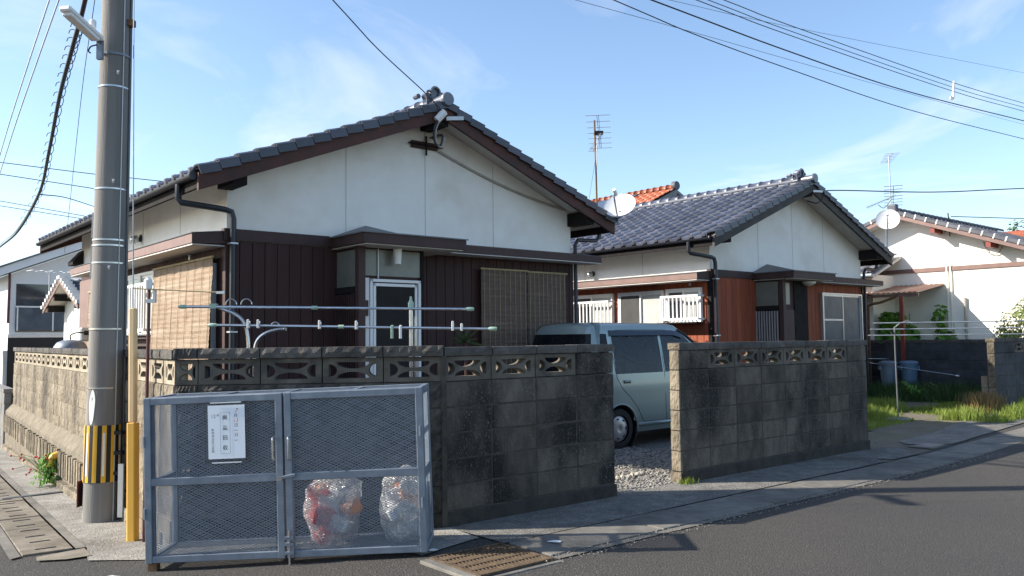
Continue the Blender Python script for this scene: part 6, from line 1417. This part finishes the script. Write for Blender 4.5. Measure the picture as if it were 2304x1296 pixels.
# weeds by the left wall, yellow elbow pipe
fw_ = thing('flowering_weed', 'leafy weed with tiny red flowers at the foot of the left wall', 'plant', (-5.44, 9.80, gz(-5.44, 9.8)), 0); random.seed(41); m = MB()
for _ in range(420):
    h = random.random(); a = random.uniform(0, 2*pi); r = .20*(1 - .55*h)*sqrt(random.random()); p = Vector((r*cos(a), r*sin(a), .02 + .33*h)); leaf_poly(m, p, (Vector((cos(a), sin(a), .6)) + rv(.6)).normalized(), Vector((0, 0, 1)) + rv(.5), .022, .06)
me = bpy.data.meshes.new('foliage'); me.from_pydata(m.v, [], m.f); me.materials.append(M['leaf']); link('foliage', me, fw_)
fl2 = MB(); st2 = MB()
for _ in range(22):
    a = random.uniform(pi*.5, pi*1.6); r = random.uniform(.12, .42); z = random.uniform(.12, .40); p = Vector((r*cos(a), r*sin(a)*.8, z)); fl2.sphere(p, .013, 6, 4); st2.tube([(0, 0, .1), (p*.6) + Vector((0, 0, .12)), p], .0025, 4)
fl2.build('flower_heads', 'petal', fw_); st2.build('stems', 'canegreen', fw_)
ey = thing('elbow_pipe', 'yellow capped elbow pipe sticking out of the left wall footing', 'pipe', (-5.30, 9.86, gz(-5.3, 9.86)), TL)
MB().tube(curve_pts([(.05, 0, .33), (-.02, 0, .36), (-.10, 0, .35), (-.14, 0, .28), (-.145, 0, .24)], 5), .045, 12).build('elbow', 'guardy', ey, auto=True)
MB().tube([(-.145, 0, .245), (-.145, 0, .10)], .03, 10).build('outlet', 'black', ey); MB().box(-.06, .06, -.05, .06, 0, .26).build('stone_block', 'tanblock', ey, bevel=.02)
ms = thing('metal_strip', 'flat steel strip lying across the left pavement', 'strip', (-5.1, 9.2, gz(-5.1, 9.2) + .012), TL + .1); MB().box(-.45, .28, -.035, .035, 0, .012).build('plate', 'sheet', ms)
# grass and weeds
def blades(name, label, n, pick, mat, h0, h1, seed, w=.010):
    random.seed(seed); m = MB()
    for _ in range(n):
        q = pick()
        if q is None: continue
        x, y, k = q; z = gz(x, y); h = random.uniform(h0, h1)*k; a = random.uniform(0, 2*pi); l = random.uniform(.1, .55)*h; s = Vector((cos(a + 1.57), sin(a + 1.57), 0))*w*.5; d = Vector((cos(a), sin(a), 0))*l
        p = Vector((x, y, z - .005)); b = len(m.v); m.v += [tuple(p - s), tuple(p + s), tuple(p + d*.4 + s*.8 + Vector((0, 0, h*.6))), tuple(p + d*.4 - s*.8 + Vector((0, 0, h*.6))), tuple(p + d + Vector((0, 0, h)))]
        m.f += [(b, b + 1, b + 2, b + 3), (b + 3, b + 2, b + 4)]
    me = bpy.data.meshes.new(name); me.from_pydata(m.v, [], m.f); me.materials.append(M[mat]); return stuff(tag(link(name, me), label, 'grass'))
def pk(u0, u1, v0, v1, th, sc=.9, off=0):
    def f():
        u = random.uniform(u0, u1); v = random.uniform(v0, v1); k = noise.noise(Vector((u*sc + off, v*sc, off))) + .25*noise.noise(Vector((u*3, v*3, off)))
        if k < th: return None
        p = fr(TW, u, v); return p.x, p.y, min(1.0, .5 + 1.3*(k - th))
    return f
blades('grass', 'bright grass growing over the driveway yard', 42000, pk(11.8, 19.2, 6.3, 9.4, .02, 1.1), 'grass', .03, .12, 51)
blades('grass', 'long grass fringe along the shadow line of the driveway yard', 9000, pk(12.2, 15.6, 6.7, 8.6, .1, 1.3, 4), 'grass', .10, .30, 52)
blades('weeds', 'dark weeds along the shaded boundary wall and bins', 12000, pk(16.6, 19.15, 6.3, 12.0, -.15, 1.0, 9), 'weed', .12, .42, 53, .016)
blades('grass', 'bright tufts at the pale wall end', 6500, pk(13.9, 17.2, 5.15, 6.15, -.22, 1.5, 2), 'grass', .08, .30, 54)
blades('grass', 'short sparse grass along the gravel driveway', 5000, pk(9.9, 13, 6.2, 8.2, .12, 1.2, 6), 'grass', .03, .09, 55)
blades('grass', 'little green tuft at the foot of the gate wall end', 260, lambda: (lambda u, v: (*fr(TW, u, v)[:2], 1))(random.gauss(6.56, .04), random.gauss(5.33, .03)), 'grass', .03, .09, 56, .006)
hp = blades('straw_heap', 'heap of dry brown straw beside the pale wall end', 1500, lambda: (lambda u, v: (*fr(TW, u, v)[:2], 1))(random.gauss(15.55, .16), random.gauss(6.05, .12)), 'drygrass', .10, .40, 57, .012); hp['category'] = 'straw'
random.seed(61)
cr = thing('grass_clump', 'tall broad-bladed clump standing in the driveway grass', 'plant', fr(TW, 17.1, 7.95, .06), 0); m = MB()
for k in range(30):
    a = random.uniform(0, 2*pi); L_ = random.uniform(.25, .5); d = Vector((cos(a), sin(a), 0)); s = Vector((-sin(a), cos(a), 0))*.018; P = [Vector((0, 0, 0)) + d*.03, d*L_*.25 + Vector((0, 0, L_*.65)), d*L_*.6 + Vector((0, 0, L_*.85)), d*L_ + Vector((0, 0, L_*.62))]
    b = len(m.v); m.v += [tuple(P[0] - s*.6), tuple(P[0] + s*.6), tuple(P[1] + s), tuple(P[1] - s), tuple(P[2] + s*.8), tuple(P[2] - s*.8), tuple(P[3])]; m.f += [(b, b + 1, b + 2, b + 3), (b + 3, b + 2, b + 4, b + 5), (b + 5, b + 4, b + 6)]
m.build('blades', 'leaf', cr)
mc = thing('meter_cover', 'square grey meter box lid set in the driveway edge', 'cover', fr(TW, 10.95, 4.95, .014), TW + .03)
MB().box(-.26, .26, -.15, .15, 0, .008).build('frame', 'slab', mc); MB().box(-.21, .21, -.11, .11, .008, .012).build('lid', 'sheet', mc)
# distant right: tree crown and red roof
plant('tree', 'distant tree crown peeking over the cream house roof at right edge', 'tree', (27.9, 45.0, 0), [((0, 0, 6.6), (1.0, 1.0, 1.1)), ((.7, 0, 6.2), (.9, .9, .9)), ((-.5, 0, 6.0), (.8, .8, .9))], 900, .16, .24, 'tree', 71, (((0, 0, 0), (0, 0, 6), 'wdark'),), 'wdark')
hd = thing('house', 'far red-roofed house just showing at the right edge', 'house', (26.2, 40, 0), TH)
MB().box(0, 6, 0, 6, 0, 5.4).build('wall', 'cream', hd); MB().prism([(-.5, -.5, 5.4), (6.5, -.5, 5.4), (3, -.5, 6.9)], (0, 7, 0)).build('roof', 'tilered', hd)
